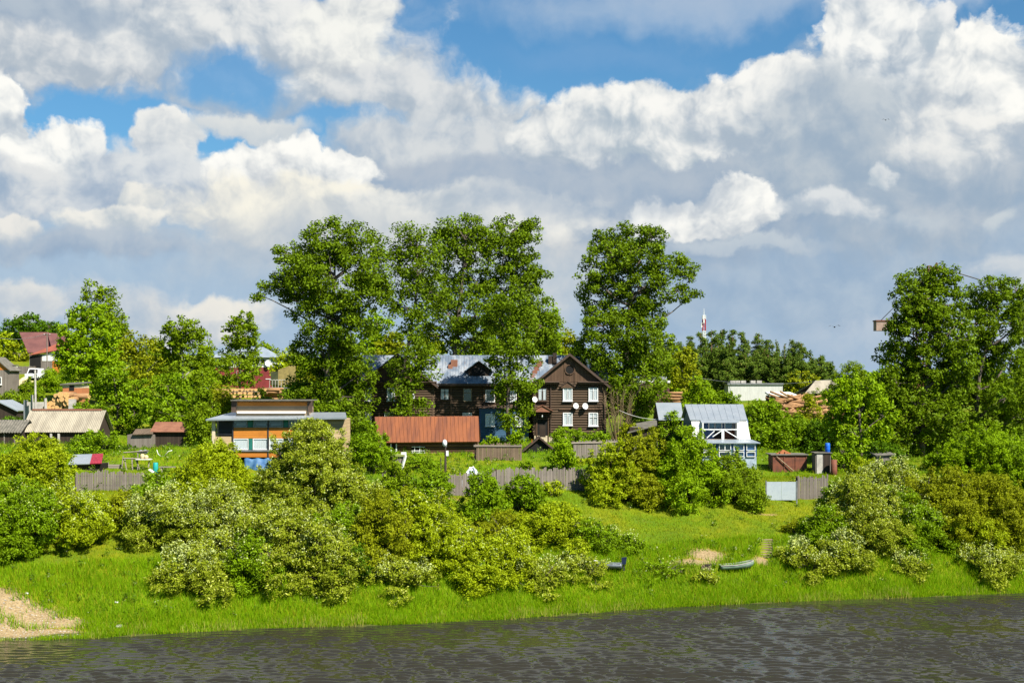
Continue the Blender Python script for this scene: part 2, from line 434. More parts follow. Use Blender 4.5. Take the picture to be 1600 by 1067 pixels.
sandc=mixc(t_,n3.ss(.35,.7),(.29,.215,.115),(.15,.105,.05))
dryc=mixc(t_,n3.ss(.35,.7),(.22,.19,.03),(.26,.17,.04))
c_=mixc(t_,(sa+(n2-.5)*1.1).ss(.08,.5),c_,dryc)
c_=mixc(t_,(sa+(n2-.5)*1.3+(n3-.5)*1.0).ss(.36,.62),c_,sandc)
c_=mixc(t_,(mu+(n2-.5)*.7).ss(.3,.7),c_,(.055,.065,.014))
out(t_,bsdf(t_,c_,.95,0,.1,n3,.6,.06)); M['ground']=m
terrain()
# ------------------------------------------------------------------ river, with real wavelets near the camera
def river():
    r2=np.random.default_rng(3); W=[]
    for i in range(80):
        lam=.48*10**(r2.uniform(0,.32)); a=r2.normal(R(88),.30); k=2*math.pi/lam; W.append((k*math.cos(a),k*math.sin(a),r2.uniform(0,6.28),STEEP/math.sqrt(80)*1.4/k*(1.15 if lam<1.4 else .8)))
    def h(X,Y):
        z=np.zeros_like(X)
        for kx,ky,ph,am in W: th=kx*X+ky*Y+ph+.6*np.sin(.23*X-.31*Y+ph); z+=am*np.sin(th-.2*np.cos(th))
        g=.62+.38*np.sin(X*.11+1.2*np.sin(Y*.16)+.6)*np.sin(Y*.33+X*.05); calm=smst(.2,5,shore(X)-Y)*.75+.25
        return z*g*calm
    def sheet(xs,ys,fine):
        Xg,Yg=np.meshgrid(xs,ys); Z=h(Xg,Yg) if fine else np.zeros_like(Xg)-.02
        v=np.stack([Xg.ravel(),Yg.ravel(),Z.ravel()],1); nx,ny=len(xs),len(ys); i=np.arange(nx*ny).reshape(ny,nx)
        return v,np.stack([i[:-1,:-1].ravel(),i[:-1,1:].ravel(),i[1:,1:].ravel(),i[1:,:-1].ravel()],1)
    v,f=sheet(np.arange(-46,58,.16),np.arange(70,114,.10),True)
    V,Fc=[v],[f]; n=len(v)
    for xs,ys in ((np.linspace(-1500,1500,9),np.array([-500,-100,20,70.0])),(np.array([-1500,-300,-46.0]),np.array([62.,114,170])),(np.array([57.9,300,1500]),np.array([62.,114,170])),(np.array([-46,57.9]),np.array([113.8,170]))):
        v,f=sheet(xs,ys,False); V.append(v); Fc.append(f+n); n+=len(v)
    tag(link('river',np_mesh('river',np.concatenate(V),np.concatenate(Fc),M['water'],True)),kind='structure')
m=mk('water'); t_=nt(m)
w1=noise(t_,coords(t_,'Object',(.55,1.0,1)),.55,3,.55,.4); w2=noise(t_,coords(t_,'Object',(.7,1.3,1)),1.9,4,.6,.5)
w3=noise(t_,coords(t_,'Object',(.8,1.5,1)),6.5,3,.6)
gu=noise(t_,coords(t_,'Object',(.35,1,1)),.06,3,.5)      # gusts: calmer and rougher lanes
hh=w2*.5+w3*.5
b=t_.nodes.new('ShaderNodeBsdfPrincipled'); b.inputs['Base Color'].default_value=(.022,.020,.014,1)
b.inputs['Roughness'].default_value=.04; b.inputs['IOR'].default_value=1.333; b.inputs['Specular IOR Level'].default_value=.5
bp=t_.nodes.new('ShaderNodeBump'); setin(t_,bp.inputs['Strength'],gu.ss(.3,.7,.55,1.0)); bp.inputs['Distance'].default_value=WAVE
setin(t_,bp.inputs['Height'],hh); t_.links.new(bp.outputs[0],b.inputs['Normal']); out(t_,b.outputs[0]); M['water']=m
river()

# ------------------------------------------------------------------ leaves
def unit(n,r=rng):
    v=r.normal(size=(n,3)); return v/np.linalg.norm(v,axis=1,keepdims=True)
def leaves(name,pts,outw,size,mat,parent=None,aspect=.55,up=.35,outb=.55,rnd=.8,var=.35):
    """one small rhombus per leaf, turned partly outward and partly skyward"""
    n=len(pts); nr=outw*outb+np.array([0,0,up])+unit(n)*rnd; nr/=np.linalg.norm(nr,axis=1,keepdims=True)
    tg=np.cross(nr,unit(n)); tg/=np.linalg.norm(tg,axis=1,keepdims=True)+1e-9; bt=np.cross(nr,tg)
    L=size*(1+var*rng.uniform(-1,1,n))[:,None]; W=L*aspect
    fold=nr*L*.18
    v=np.stack([pts-tg*L, pts+bt*W-fold, pts+tg*L, pts-bt*W-fold],1).reshape(-1,3)
    f=np.arange(4*n,dtype=np.int32).reshape(n,4)
    return link(name,np_mesh(name,v,f,mat),parent)
def fill(lobes,leaf_area,cover,clump,shell=.62,flat=.75,dens=1.5):
    """lobes: list of (centre, radii). Returns leaf points, outward directions and clump centres.
    Leaves gather in clumps, clumps crowd the outside of each lobe and leave gaps between them."""
    P_,O_,C_=[],[],[]
    for c,r in lobes:
        c=np.array(c,float); r=np.array(r,float)
        area=math.pi*r[0]*r[2]; n=max(20,int(area*cover/leaf_area)); cl_=min(clump,float(min(r))*1.05)
        nc=max(5,int(area/(cl_*cl_)*dens))
        d=unit(nc); rad=rng.uniform(shell,1.0,nc)**.8
        cc=c+d*r*rad[:,None]; cr=cl_*rng.uniform(.55,1.25,nc)
        k=rng.choice(nc,n,p=(cr**2)/np.sum(cr**2))
        dd=unit(n); q=rng.uniform(0,1,n)**.45
        off=dd*(cr[k]*q)[:,None]; off[:,2]*=flat
        p=cc[k]+off
        o=dd*.6+(p-c)/r*.7; o/=np.linalg.norm(o,axis=1,keepdims=True)+1e-9
        P_.append(p); O_.append(o); C_.append(cc)
    return np.concatenate(P_),np.concatenate(O_),C_
def bend(a,b,sag=.12,n=4):
    a,b=Vector(a),Vector(b); d=(b-a).length; pts=[]
    k=Vector(rng.normal(size=3))*d*.06
    for i in range(n+1):
        u=i/n; p=a.lerp(b,u); p=p+k*math.sin(u*math.pi); p.z-=sag*d*math.sin(u*math.pi)*.5; pts.append(p)
    return pts
def in_hull(pts): return pts
def tree(name,label,cat,base,lobes,mat,bark,leaf=.2,cover=2.6,clump=.8,tr=.3,group=None,top=None,trunks=None,aspect=.6,shell=.55,blossom=None,bfrac=.0,bsize=.09,limbs=True,up=.35,twigs=5,part='crown',dens=1.5):
    base=Vector(base); root=empty(name,base,label,cat,group)
    cover*=1.25
    lob=[(np.array(c)-np.array(base),r) for c,r in lobes]
    pts,ow,cl=fill(lob,2*leaf*leaf*aspect,cover,clump,shell,dens=dens)
    leaves(part,pts,ow,leaf,mat,root,aspect,up=up)
    if blossom is not None:
        n=int(len(pts)*bfrac)
        # flower sprays sit on the outer, sunlit clumps
        cen=np.concatenate(cl); up_=np.nonzero(cen[:,2]>np.median(cen[:,2])*.95)[0]; pick=rng.choice(up_,max(3,int(len(up_)*.6)),replace=False)
        k=rng.choice(pick,n); p=cen[k]+unit(n)*clump*rng.uniform(.4,1.05,n)[:,None]
        p[:,2]+=clump*.15
        leaves('blossom',p,unit(n),bsize,blossom,root,.8,up=.6,outb=.1)
    mb=MB()
    zs=max(c[2]+r[2]*.55 for c,r in lob)
    if trunks is None:
        tc_=max(lob,key=lambda q:q[0][2])[0]
        trunks=[[(0,0,-.3),(rng.uniform(-.1,.1),0,zs*.35),(tc_[0]*.5,tc_[1]*.5,zs*.7),(tc_[0],tc_[1],zs)]]
    axes=[]
    for tk in trunks:
        n=len(tk); mb.tube(tk,[tr*(1-.82*(i/(n-1))**.9) for i in range(n)],8); axes.append([Vector(q) for q in tk])
    if limbs:
        for (c,r),cc in zip(lob,cl):
            c=Vector(c); ax=min(axes,key=lambda A:min(((A[i]-c).length for i in range(len(A)))))
            zt=c.z-.55*math.hypot(c.x,c.y)-.4*r[2]; zt=max(zt,.12*zs)
            a=ax[0]
            for i in range(len(ax)-1):
                if ax[i].z<=zt<=ax[i+1].z: a=ax[i].lerp(ax[i+1],(zt-ax[i].z)/max(1e-6,ax[i+1].z-ax[i].z))
            if zt>ax[-1].z: a=ax[-1]
            rb=max(.035,tr*.36*min(1.4,(r[0]+r[2])/4+.3)); bp=bend(a,c)
            mb.tube(bp,[rb*(1-.6*i/4) for i in range(5)],6)
            for q in cc[rng.choice(len(cc),min(twigs,len(cc)),replace=False)]:
                mb.tube(bend(c,q,.05,3),[rb*.35,rb*.28,rb*.2,rb*.1],4,False)
    mb.build('trunk',bark,root,True)
    return root
def pxlobes(Y,spec,dy=.8,ratio=.9):
    """lobes given by photo pixel (x, y, radius x, radius y) on a tree standing at distance Y; each gets a depth of its own"""
    k=Y/F; o=[]
    for i,(px,py,rx,ry) in enumerate(spec):
        p=P(px,py,Y); rr=(rx+ry)/2*k*ratio
        o.append(((p.x,Y+dy*rr*rng.uniform(-1,1),p.z),(rx*k*1.2,rr*1.05,ry*k*1.2)))
    return o
def dome(base,W,H,D,n,lean=0.0,ground=True,rs=.30,top=1.0):
    """lobes of a bush W wide and H high: a crowded, uneven heap that reaches the ground"""
    o=[]; b=np.array(base)
    for i in range(n):
        a=rng.uniform(0,2*math.pi); q=math.sqrt(rng.uniform(0,1)); x=q*math.cos(a)*1.05; y=q*math.sin(a)
        if i<3: x=[-.12,.35,-.55][i]+rng.uniform(-.1,.1); y=-.1
        zt=math.sqrt(max(0,1-.92*x*x-.6*y*y))                     # dome height here
        h=zt*rng.uniform(.35,1.0) if i>2 else zt*[1,.85,.75][i]
        r=rs*rng.uniform(.75,1.25)
        rx,rz=r*W*.72,min(r*H*1.0,.5*H)
        px_,py_=b[0]+x*(W/2-rx*.45)+lean*h*W*.3,b[1]+y*(D/2)
        cz=max(h*H-rz*.85,rz*.55)
        z0=float(gz(px_,py_)) if ground else b[2]
        o.append(((px_,py_,max(z0,b[2]-1.2 if not ground else -9)+cz),(rx,min(rx,D*.4)*1.0,rz)))
    for i in range(int(n*1.3)):                                      # upright shoots that break the outline
        a=rng.uniform(0,2*math.pi); q=math.sqrt(rng.uniform(0,1)); x=q*math.cos(a); y=q*math.sin(a)*.8
        zt=math.sqrt(max(0,1-.92*x*x-.6*y*y)); px_,py_=b[0]+x*W*.5,b[1]+y*D/2
        rz=rng.uniform(.35,.75)*min(1.2,H/3); o.append(((px_,py_,(float(gz(px_,py_)) if ground else b[2])+zt*H*rng.uniform(.78,1.0)),(rz*.36,rz*.36,rz)))
    return o
# leaf colours are those of the leaves themselves
M['lf_poplar']=m_leaf('poplar_leaf',(0.096,0.152,0.0031),(0.141,0.221,0.0051),(0.187,0.293,0.0130),.08)
M['lf_birch']=m_leaf('birch_leaf',(0.133,0.198,0.0035),(0.183,0.273,0.0053),(0.210,0.314,0.0140),.1)
M['lf_lime']=m_leaf('lime_leaf',(0.174,0.274,0.0030),(0.226,0.357,0.0045),(0.241,0.381,0.0140),.1)
M['lf_fresh']=m_leaf('fresh_leaf',(0.142,0.231,0.0029),(0.183,0.298,0.0046),(0.215,0.350,0.0153),.12)
M['lf_willow']=m_leaf('willow_leaf',(0.232,0.290,0.0037),(0.306,0.383,0.0062),(0.344,0.431,0.0189),.15)
M['lf_olive']=m_leaf('olive_leaf',(0.200,0.228,0.0050),(0.260,0.296,0.0072),(0.243,0.275,0.0108),.12)
M['lf_silver']=m_leaf('silver_leaf',(0.188,0.249,0.0086),(0.306,0.349,0.0216),(0.489,0.516,0.1056),.07)
M['lf_dark']=m_leaf('dark_leaf',(0.060,0.120,0.0028),(0.086,0.172,0.0041),(0.109,0.218,0.0101),.1)
M['lf_pine']=m_leaf('pine_needle',(0.067,0.118,0.0120),(0.117,0.179,0.0165),(0.144,0.152,0.0300),.08,tr=.2,nscale=.25)
M['lf_dead']=m_leaf('dry_twig',(.17,.12,.06),(.24,.18,.10),None,tr=.05)
M['blossom']=m_leaf('white_blossom',(.36,.42,.11),(.48,.53,.22),None,tr=.25,dark=.8)
M['bark']=m_plain('grey_brown_bark',(.15,.12,.09),.9,var=.5,scale=3,stretch=(3,3,.6))
M['bark_b']=m_plain('birch_bark',(.50,.48,.43),.8,var=.75,scale=2.2,stretch=(1,1,2.5))
M['bark_p']=m_plain('pine_bark',(.22,.12,.06),.9,var=.5,scale=3)
M['stem']=m_plain('shrub_stem',(.10,.085,.05),.9)
def shrub(name,label,cat,px,yb,halfw,yt,mat,n=10,leaf=.115,cover=3.0,clump=.42,group=None,Y=None,depth=None,blossom=0.0,lean=0.,rs=.30,dyb=0):
    base=on(px,yb) if Y is None else at(px,Y)
    k=base.y/F; W=2*halfw*k*1.14; yt+=5; H=max(.5,(base.z-(CH-(yt-HZ)*k)) * -1)
    D=depth or min(W*.75,5.0)
    if Y is None and yb>850: base=at(px,base.y+.3*D)
    lob=dome(base,W,H,D,n,lean,True,rs)
    st=[]
    for i in range(4):
        a=rng.uniform(-.3,.3)*W; st.append([(a*.3,rng.uniform(-.2,.2),-.2),(a*.7,rng.uniform(-.3,.3),H*.3),(a*1.1,rng.uniform(-.4,.4),H*.72)])
    return tree(name,label,cat,base,lob,mat,M['stem'],leaf,cover,clump,.06+.008*H,group,trunks=st,aspect=.40,shell=.5,
        blossom=M['blossom'] if blossom else None,bfrac=blossom*.62,bsize=leaf*.62,limbs=True,twigs=3,part='foliage')

# ------------------------------------------------------------------ the tall poplars round the log house
PG='tall poplars round the log house'
def poplar(label,px,yb,Y,spec,trunk_px,tr=.38,leaf=.15,cover=2.7,mat='lf_poplar',clump=.92,ratio=.95,base=None,name='poplar_tree',group=PG,**kw):
    b=base or at(px,Y); k=Y/F
    tk=[(0,0,-.4)]+[((q-800)*k-b.x,0,CH-(y-HZ)*k-b.z) for q,y in trunk_px]
    return tree(name,label,'tree',b,pxlobes(Y,spec,ratio=ratio),M[mat],M['bark'],leaf,cover,clump,tr,group,trunks=[tk],shell=.45,dens=1.3,**kw)
poplar('broad leafy poplar left of the log house, its branch drooping far out to the left',512,690,151,
 [(525,375,42,32),(488,398,36,30),(560,392,38,34),(520,430,62,40),(450,398,26,14),(425,445,24,12),(408,462,9,10),(448,440,24,17),(470,455,36,26),(585,425,26,28),(600,455,14,18),(560,460,44,32),
  (512,495,48,34),(545,515,36,34),(500,545,40,30),(472,552,20,22),(530,570,44,34),(490,600,42,36),(535,620,46,38),(470,620,30,26),(500,655,45,32),(545,662,26,26),(560,585,22,22)],
 [(508,620),(516,540),(522,460),(524,380)],.42)
poplar('slim tall poplar standing before the left gable of the log house',626,690,153,
 [(640,378,27,24),(664,385,24,24),(634,410,22,22),(660,420,34,28),(640,448,26,22),(672,455,26,24),(636,482,22,16),(622,478,12,12),(655,500,24,22),(640,530,18,18),(650,560,32,20),(622,578,16,14),(655,590,24,15),(630,612,20,18),(645,640,26,18),(620,650,16,16),(668,566,14,12)],
 [(626,600),(640,530),(652,450),(652,375)],.26,cover=2.1)
poplar('tall poplar with two bare trunks behind the middle of the house roof',712,600,172,
 [(718,362,34,22),(742,352,30,14),(700,385,24,26),(735,392,36,28),(715,425,32,24),(690,455,26,22),(745,440,30,22),(700,490,36,26),(745,490,34,28),(690,525,36,24),(735,530,40,26),(770,370,20,16)],
 [(712,540),(718,480),(724,420),(728,360)],.45,leaf=.155,cover=2.4)
poplar('tall wide poplar with a full right flank behind the house ridge',800,600,174,
 [(800,362,32,20),(830,362,19,18),(815,392,26,24),(788,400,26,26),(808,430,34,24),(838,435,18,20),(780,450,32,30),(828,470,30,28),(800,500,44,34),(845,510,24,34),(775,520,32,28),(822,545,40,24),(860,530,14,22)],
 [(796,560),(798,500),(800,430),(806,370)],.45,leaf=.155,cover=2.7)
poplar('leafy poplar in front of the house, hiding the corner of its blue part',795,694,153,
 [(795,470,22,20),(782,500,24,22),(812,505,24,22),(797,540,24,20),(782,560,14,16),(818,560,18,18),(800,588,26,20),(783,610,14,14),(822,608,17,16),(802,636,23,18),(792,662,12,11),(813,658,13,11),(838,600,9,7)],
 [(793,640),(796,580),(797,520),(796,470)],.28)
poplar('tall poplar right of the log house with a long branch reaching right',985,690,160,
 [(975,372,48,22),(945,380,24,14),(1020,372,20,14),(960,402,40,26),(1000,405,36,26),(1040,420,26,18),(1072,418,20,14),(1085,432,8,10),(925,432,22,22),(960,440,38,26),(1005,450,34,24),(1050,455,24,13),(1078,464,14,10),(930,470,22,18),(975,480,46,28),(940,510,34,28),(990,520,44,30),(1020,500,20,22),
  (915,545,26,24),(960,560,46,30),(1010,560,34,28),(955,595,34,30),(1000,600,44,28),(1034,566,18,15),(985,635,32,26),(1008,632,12,14)],
 [(982,620),(978,540),(985,460),(985,380)],.42)
# ------------------------------------------------------------------ the right-hand group
poplar('big broad poplar at the right, the crane showing above its top',1440,712,147,
 [(1440,440,38,22),(1475,438,26,22),(1420,470,30,26),(1462,475,40,30),(1403,512,17,16),(1430,520,44,30),(1480,520,34,32),(1394,547,14,14),(1410,560,34,26),(1455,565,44,30),(1400,600,28,24),(1445,610,48,34),(1490,600,30,34),(1410,645,34,30),(1460,655,44,34),(1430,690,40,22),(1395,680,26,24),(1475,690,30,22),(1440,490,30,26),(1500,560,26,26),(1385,600,18,20),(1420,625,24,20),(1470,650,26,20),(1385,650,18,20)],
 [(1442,650),(1450,580),(1455,500),(1458,435)],.38,leaf=.145,cover=2.9,clump=.6,group='poplars at the right')
poplar('big poplar with pale forked limbs at the right edge of the picture',1530,712,152,
 [(1545,448,24,16),(1530,470,32,22),(1560,480,30,24),(1515,510,30,28),(1555,525,36,28),(1590,500,18,26),(1530,560,38,30),(1575,570,34,32),(1520,605,32,28),(1565,620,40,30),(1535,650,44,30),(1500,660,24,24),(1590,650,24,30)],
 [(1525,650),(1530,590),(1545,520),(1545,450)],.34,leaf=.145,cover=2.7,clump=.6,group='poplars at the right')
poplar('poplar half cut off by the right edge of the picture',1608,712,158,
 [(1590,452,26,16),(1610,480,30,30),(1605,540,34,34),(1612,600,34,34),(1605,650,34,30)],
 [(1608,640),(1606,560),(1600,480)],.32,leaf=.145,cover=2.7,clump=.6,group='poplars at the right')
poplar('round bright green tree below the crane, left of the big poplars',1345,712,139,
 [(1340,600,30,20),(1318,622,28,22),(1362,622,28,22),(1340,640,44,24),(1308,655,18,20),(1380,650,18,22),(1335,672,38,22),(1372,678,24,20),(1350,695,30,16)],
 [(1345,680),(1342,640),(1342,600)],.24,leaf=.15,cover=3.0,clump=.5,mat='lf_lime',name='round_tree',group=None)
# ------------------------------------------------------------------ trees of the left hillside
def mid(name,label,px,yb,Y,spec,mat,bark='bark',tr=.22,leaf=.145,cover=2.6,clump=.6,trunk=None,group=None,**kw):
    b=at(px,Y); k=Y/F; top=min(s[1] for s in spec)
    tp=trunk or [(px,(yb+top)/2),(spec[0][0],top)]
    tk=[(0,0,-.4)]+[((q-800)*k-b.x,0,CH-(y-HZ)*k-b.z) for q,y in tp]
    return tree(name,label,'tree',b,pxlobes(Y,spec),M[mat],M[bark],leaf,cover,clump,tr,group,trunks=[tk],shell=.45,**kw)
LG='trees on the left hillside'
mid('birch_tree','tall birch with a pointed top above the maroon roofed house',165,585,215,
 [(148,458,16,18),(165,472,18,20),(158,500,28,24),(180,505,20,22),(165,535,32,26),(190,530,12,22),(160,565,30,22)],'lf_birch','bark_b',.2,.2,2.2,.7,group=LG)
mid('willow_tree','bright full willow right of the maroon roofed house',135,600,200,
 [(125,495,20,18),(150,490,18,14),(118,525,22,24),(150,525,32,28),(110,560,20,24),(140,565,42,28),(165,560,26,28),(140,595,38,20)],'lf_lime','bark',.26,.2,3.0,.7,group=LG)
mid('birch_tree','loose yellowish birch with bare white stems between willow and dense birch',215,630,205,
 [(205,540,22,18),(228,545,24,20),(200,575,24,24),(230,580,30,26),(215,610,36,22)],'lf_olive','bark_b',.12,.19,1.8,.6,group=LG)
mid('birch_tree','dense birch left of the white house with the grey roof',285,620,205,
 [(280,512,20,16),(300,515,16,14),(268,535,22,22),(295,545,32,26),(318,560,16,26),(262,565,22,24),(290,590,38,26),(320,600,18,20)],'lf_birch','bark_b',.2,.19,2.6,.65,group=LG)
mid('birch_tree','narrow weeping birch standing before the white house',375,612,215,
 [(378,502,18,14),(368,520,20,20),(386,525,18,20),(375,550,28,26),(372,580,28,26),(390,575,16,24)],'lf_birch','bark_b',.2,.19,2.6,.6,group=LG)
mid('maple_tree','bright green maple behind the long grey roofed shed',184,690,158,
 [(178,590,24,16),(162,610,22,18),(202,612,26,20),(184,630,38,22),(158,650,18,18),(214,645,18,22),(186,665,36,20),(184,685,26,12)],'lf_fresh','bark',.2,.16,3.0,.5,group=LG)
mid('maple_tree','darker tree behind the brown roofed shed',268,690,152,
 [(262,602,26,18),(285,620,26,20),(250,630,28,24),(275,648,40,24),(300,640,14,18),(255,668,30,18)],'lf_fresh','bark',.2,.16,2.6,.5,group=LG)
for i,(px,yt,rw,mat,lab) in enumerate([(18,500,26,'lf_dark','dark round tree on the skyline at the left edge'),(45,490,30,'lf_dark','tall dark tree behind the maroon roof'),
   (75,500,18,'lf_dark','small dark tree right behind the maroon roof'),(2,520,24,'lf_willow','yellow green tree at the left edge above the plank gable'),(30,540,24,'lf_olive','olive bush tree left of the maroon roofed house'),
   (100,538,14,'lf_birch','small tree beside the red roof')]):
    Y=[330,325,320,262,262,300][i]
    mid('hill_tree',lab,px,560,Y,[(px,yt+rw*.5,rw*.7,rw*.5),(px-rw*.5,yt+rw*1.0,rw*.6,rw*.6),(px+rw*.5,yt+rw*1.0,rw*.6,rw*.6),(px,yt+rw*1.7,rw,rw*.8),(px,yt+rw*2.6,rw*.9,rw*.7)],mat,'bark',.25,.28,2.6,.9,group='far trees on the left skyline')
# light trees seen between and behind the house and the poplars
for px,yt,yb,hw,Y,mat,lab in [
 (418,534,600,16,260,'lf_birch','small far tree right of the white house'),
 (448,545,612,24,235,'lf_willow','yellow green tree behind the olive container'),
 (590,490,600,34,230,'lf_lime','light green tree seen between the two left poplars'),
 (612,520,610,26,225,'lf_olive','olive tree seen low between the left poplars'),
 (672,520,612,24,220,'lf_willow','yellowish tree behind the left end of the house roof'),
 (858,470,600,20,240,'lf_lime','light tree behind the right flank of the wide poplar'),
 (885,515,600,24,245,'lf_olive','olive tree behind the right gable of the log house'),
 (1035,520,620,30,235,'lf_birch','green tree at the left end of the pine wood'),
 (1070,545,620,22,230,'lf_olive','small tree in front of the pine wood'),
 (1400,570,625,36,235,'lf_dark','dark tree behind the left flank of the big right poplars'),
 (1470,580,625,40,230,'lf_birch','tree behind the middle of the big right poplars'),
 (1540,575,625,40,228,'lf_dark','dark tree behind the right edge poplars'),
 (1600,570,625,36,232,'lf_birch','tree behind the right edge of the picture'),
 (1250,580,622,24,236,'lf_olive','tree between the pine wood and the far gable roof'),
 (940,555,620,26,225,'lf_birch','tree behind the right gable, left of the right poplar'),
 (760,520,615,40,235,'lf_lime','light tree behind the house ridge between the two trunks'),
 (540,530,620,36,225,'lf_birch','tree behind the broad left poplar'),
 (480,560,620,26,220,'lf_olive','small tree right of the olive cabin'),
 (240,530,600,26,240,'lf_birch','far tree between willow and dense birch'),
 (325,560,612,24,236,'lf_lime','far light tree left of the narrow weeping birch')]:
    H=yb-yt
    mid('far_tree',lab,px,yb,Y,[(px,yt+H*.14,hw*.6,H*.14),(px-hw*.4,yt+H*.34,hw*.6,H*.2),(px+hw*.4,yt+H*.36,hw*.6,H*.2),(px,yt+H*.6,hw,H*.24),(px,yt+H*.85,hw*.9,H*.2)],mat,'bark',.2,.24,2.6,.8,group='far trees behind the houses')
# ------------------------------------------------------------------ pines on the ridge
pines=[(1060,535),(1078,528),(1095,520),(1112,517),(1128,514),(1145,516),(1158,520),(1170,532),(1185,522),(1200,530),(1214,532),(1226,538),(1240,534),(1252,536),(1266,548),(1282,556),(1294,566),(1030,540),(1045,532),
       (1068,550),(1090,545),(1105,542),(1122,540),(1140,538),(1162,545),(1180,548),(1195,546),(1210,550),(1232,552),(1248,556),(1270,562),(1150,556),(1218,560),(1112,560),(1075,562),(1135,562),(1180,566),(1200,568),(1250,570),(1282,574),(1165,558),(1240,562),(1098,568),(1052,556)]
for i,(px,yt) in enumerate(pines):
    Y=(268 if i<19 else 245)+rng.uniform(-8,8); b=at(px,Y); k=Y/F; H=CH-(yt-HZ)*k-b.z; lob=[]
    thin=i in (7,10,11,14)
    n=9
    for j in range(n):
        u=.22+.76*j/(n-1); rr=(1-u)**.7*2.1+.5
        if thin: rr*=.45
        for q in range(2):
            a=rng.uniform(0,6.28); lob.append(((b.x+math.cos(a)*rr*.6,b.y+math.sin(a)*rr*.6,b.z+H*u-.3),(rr*.75,rr*.75,.55+.2*rng.uniform())))
    tree('pine_tree',('bare thin topped pine' if thin else 'tall brownish pine on the crest of the wood' if i<19 else 'lower pine at the front of the wood')+' behind the grey industrial shed','tree',b,lob,M['lf_pine'],M['bark_p'],
         .2,3.0 if not thin else 1.3,.5,.17,'pines in the wood on the ridge',trunks=[[(0,0,-.3),(0,0,H*.5),(0,0,H)]],aspect=.35,shell=.3,limbs=False)

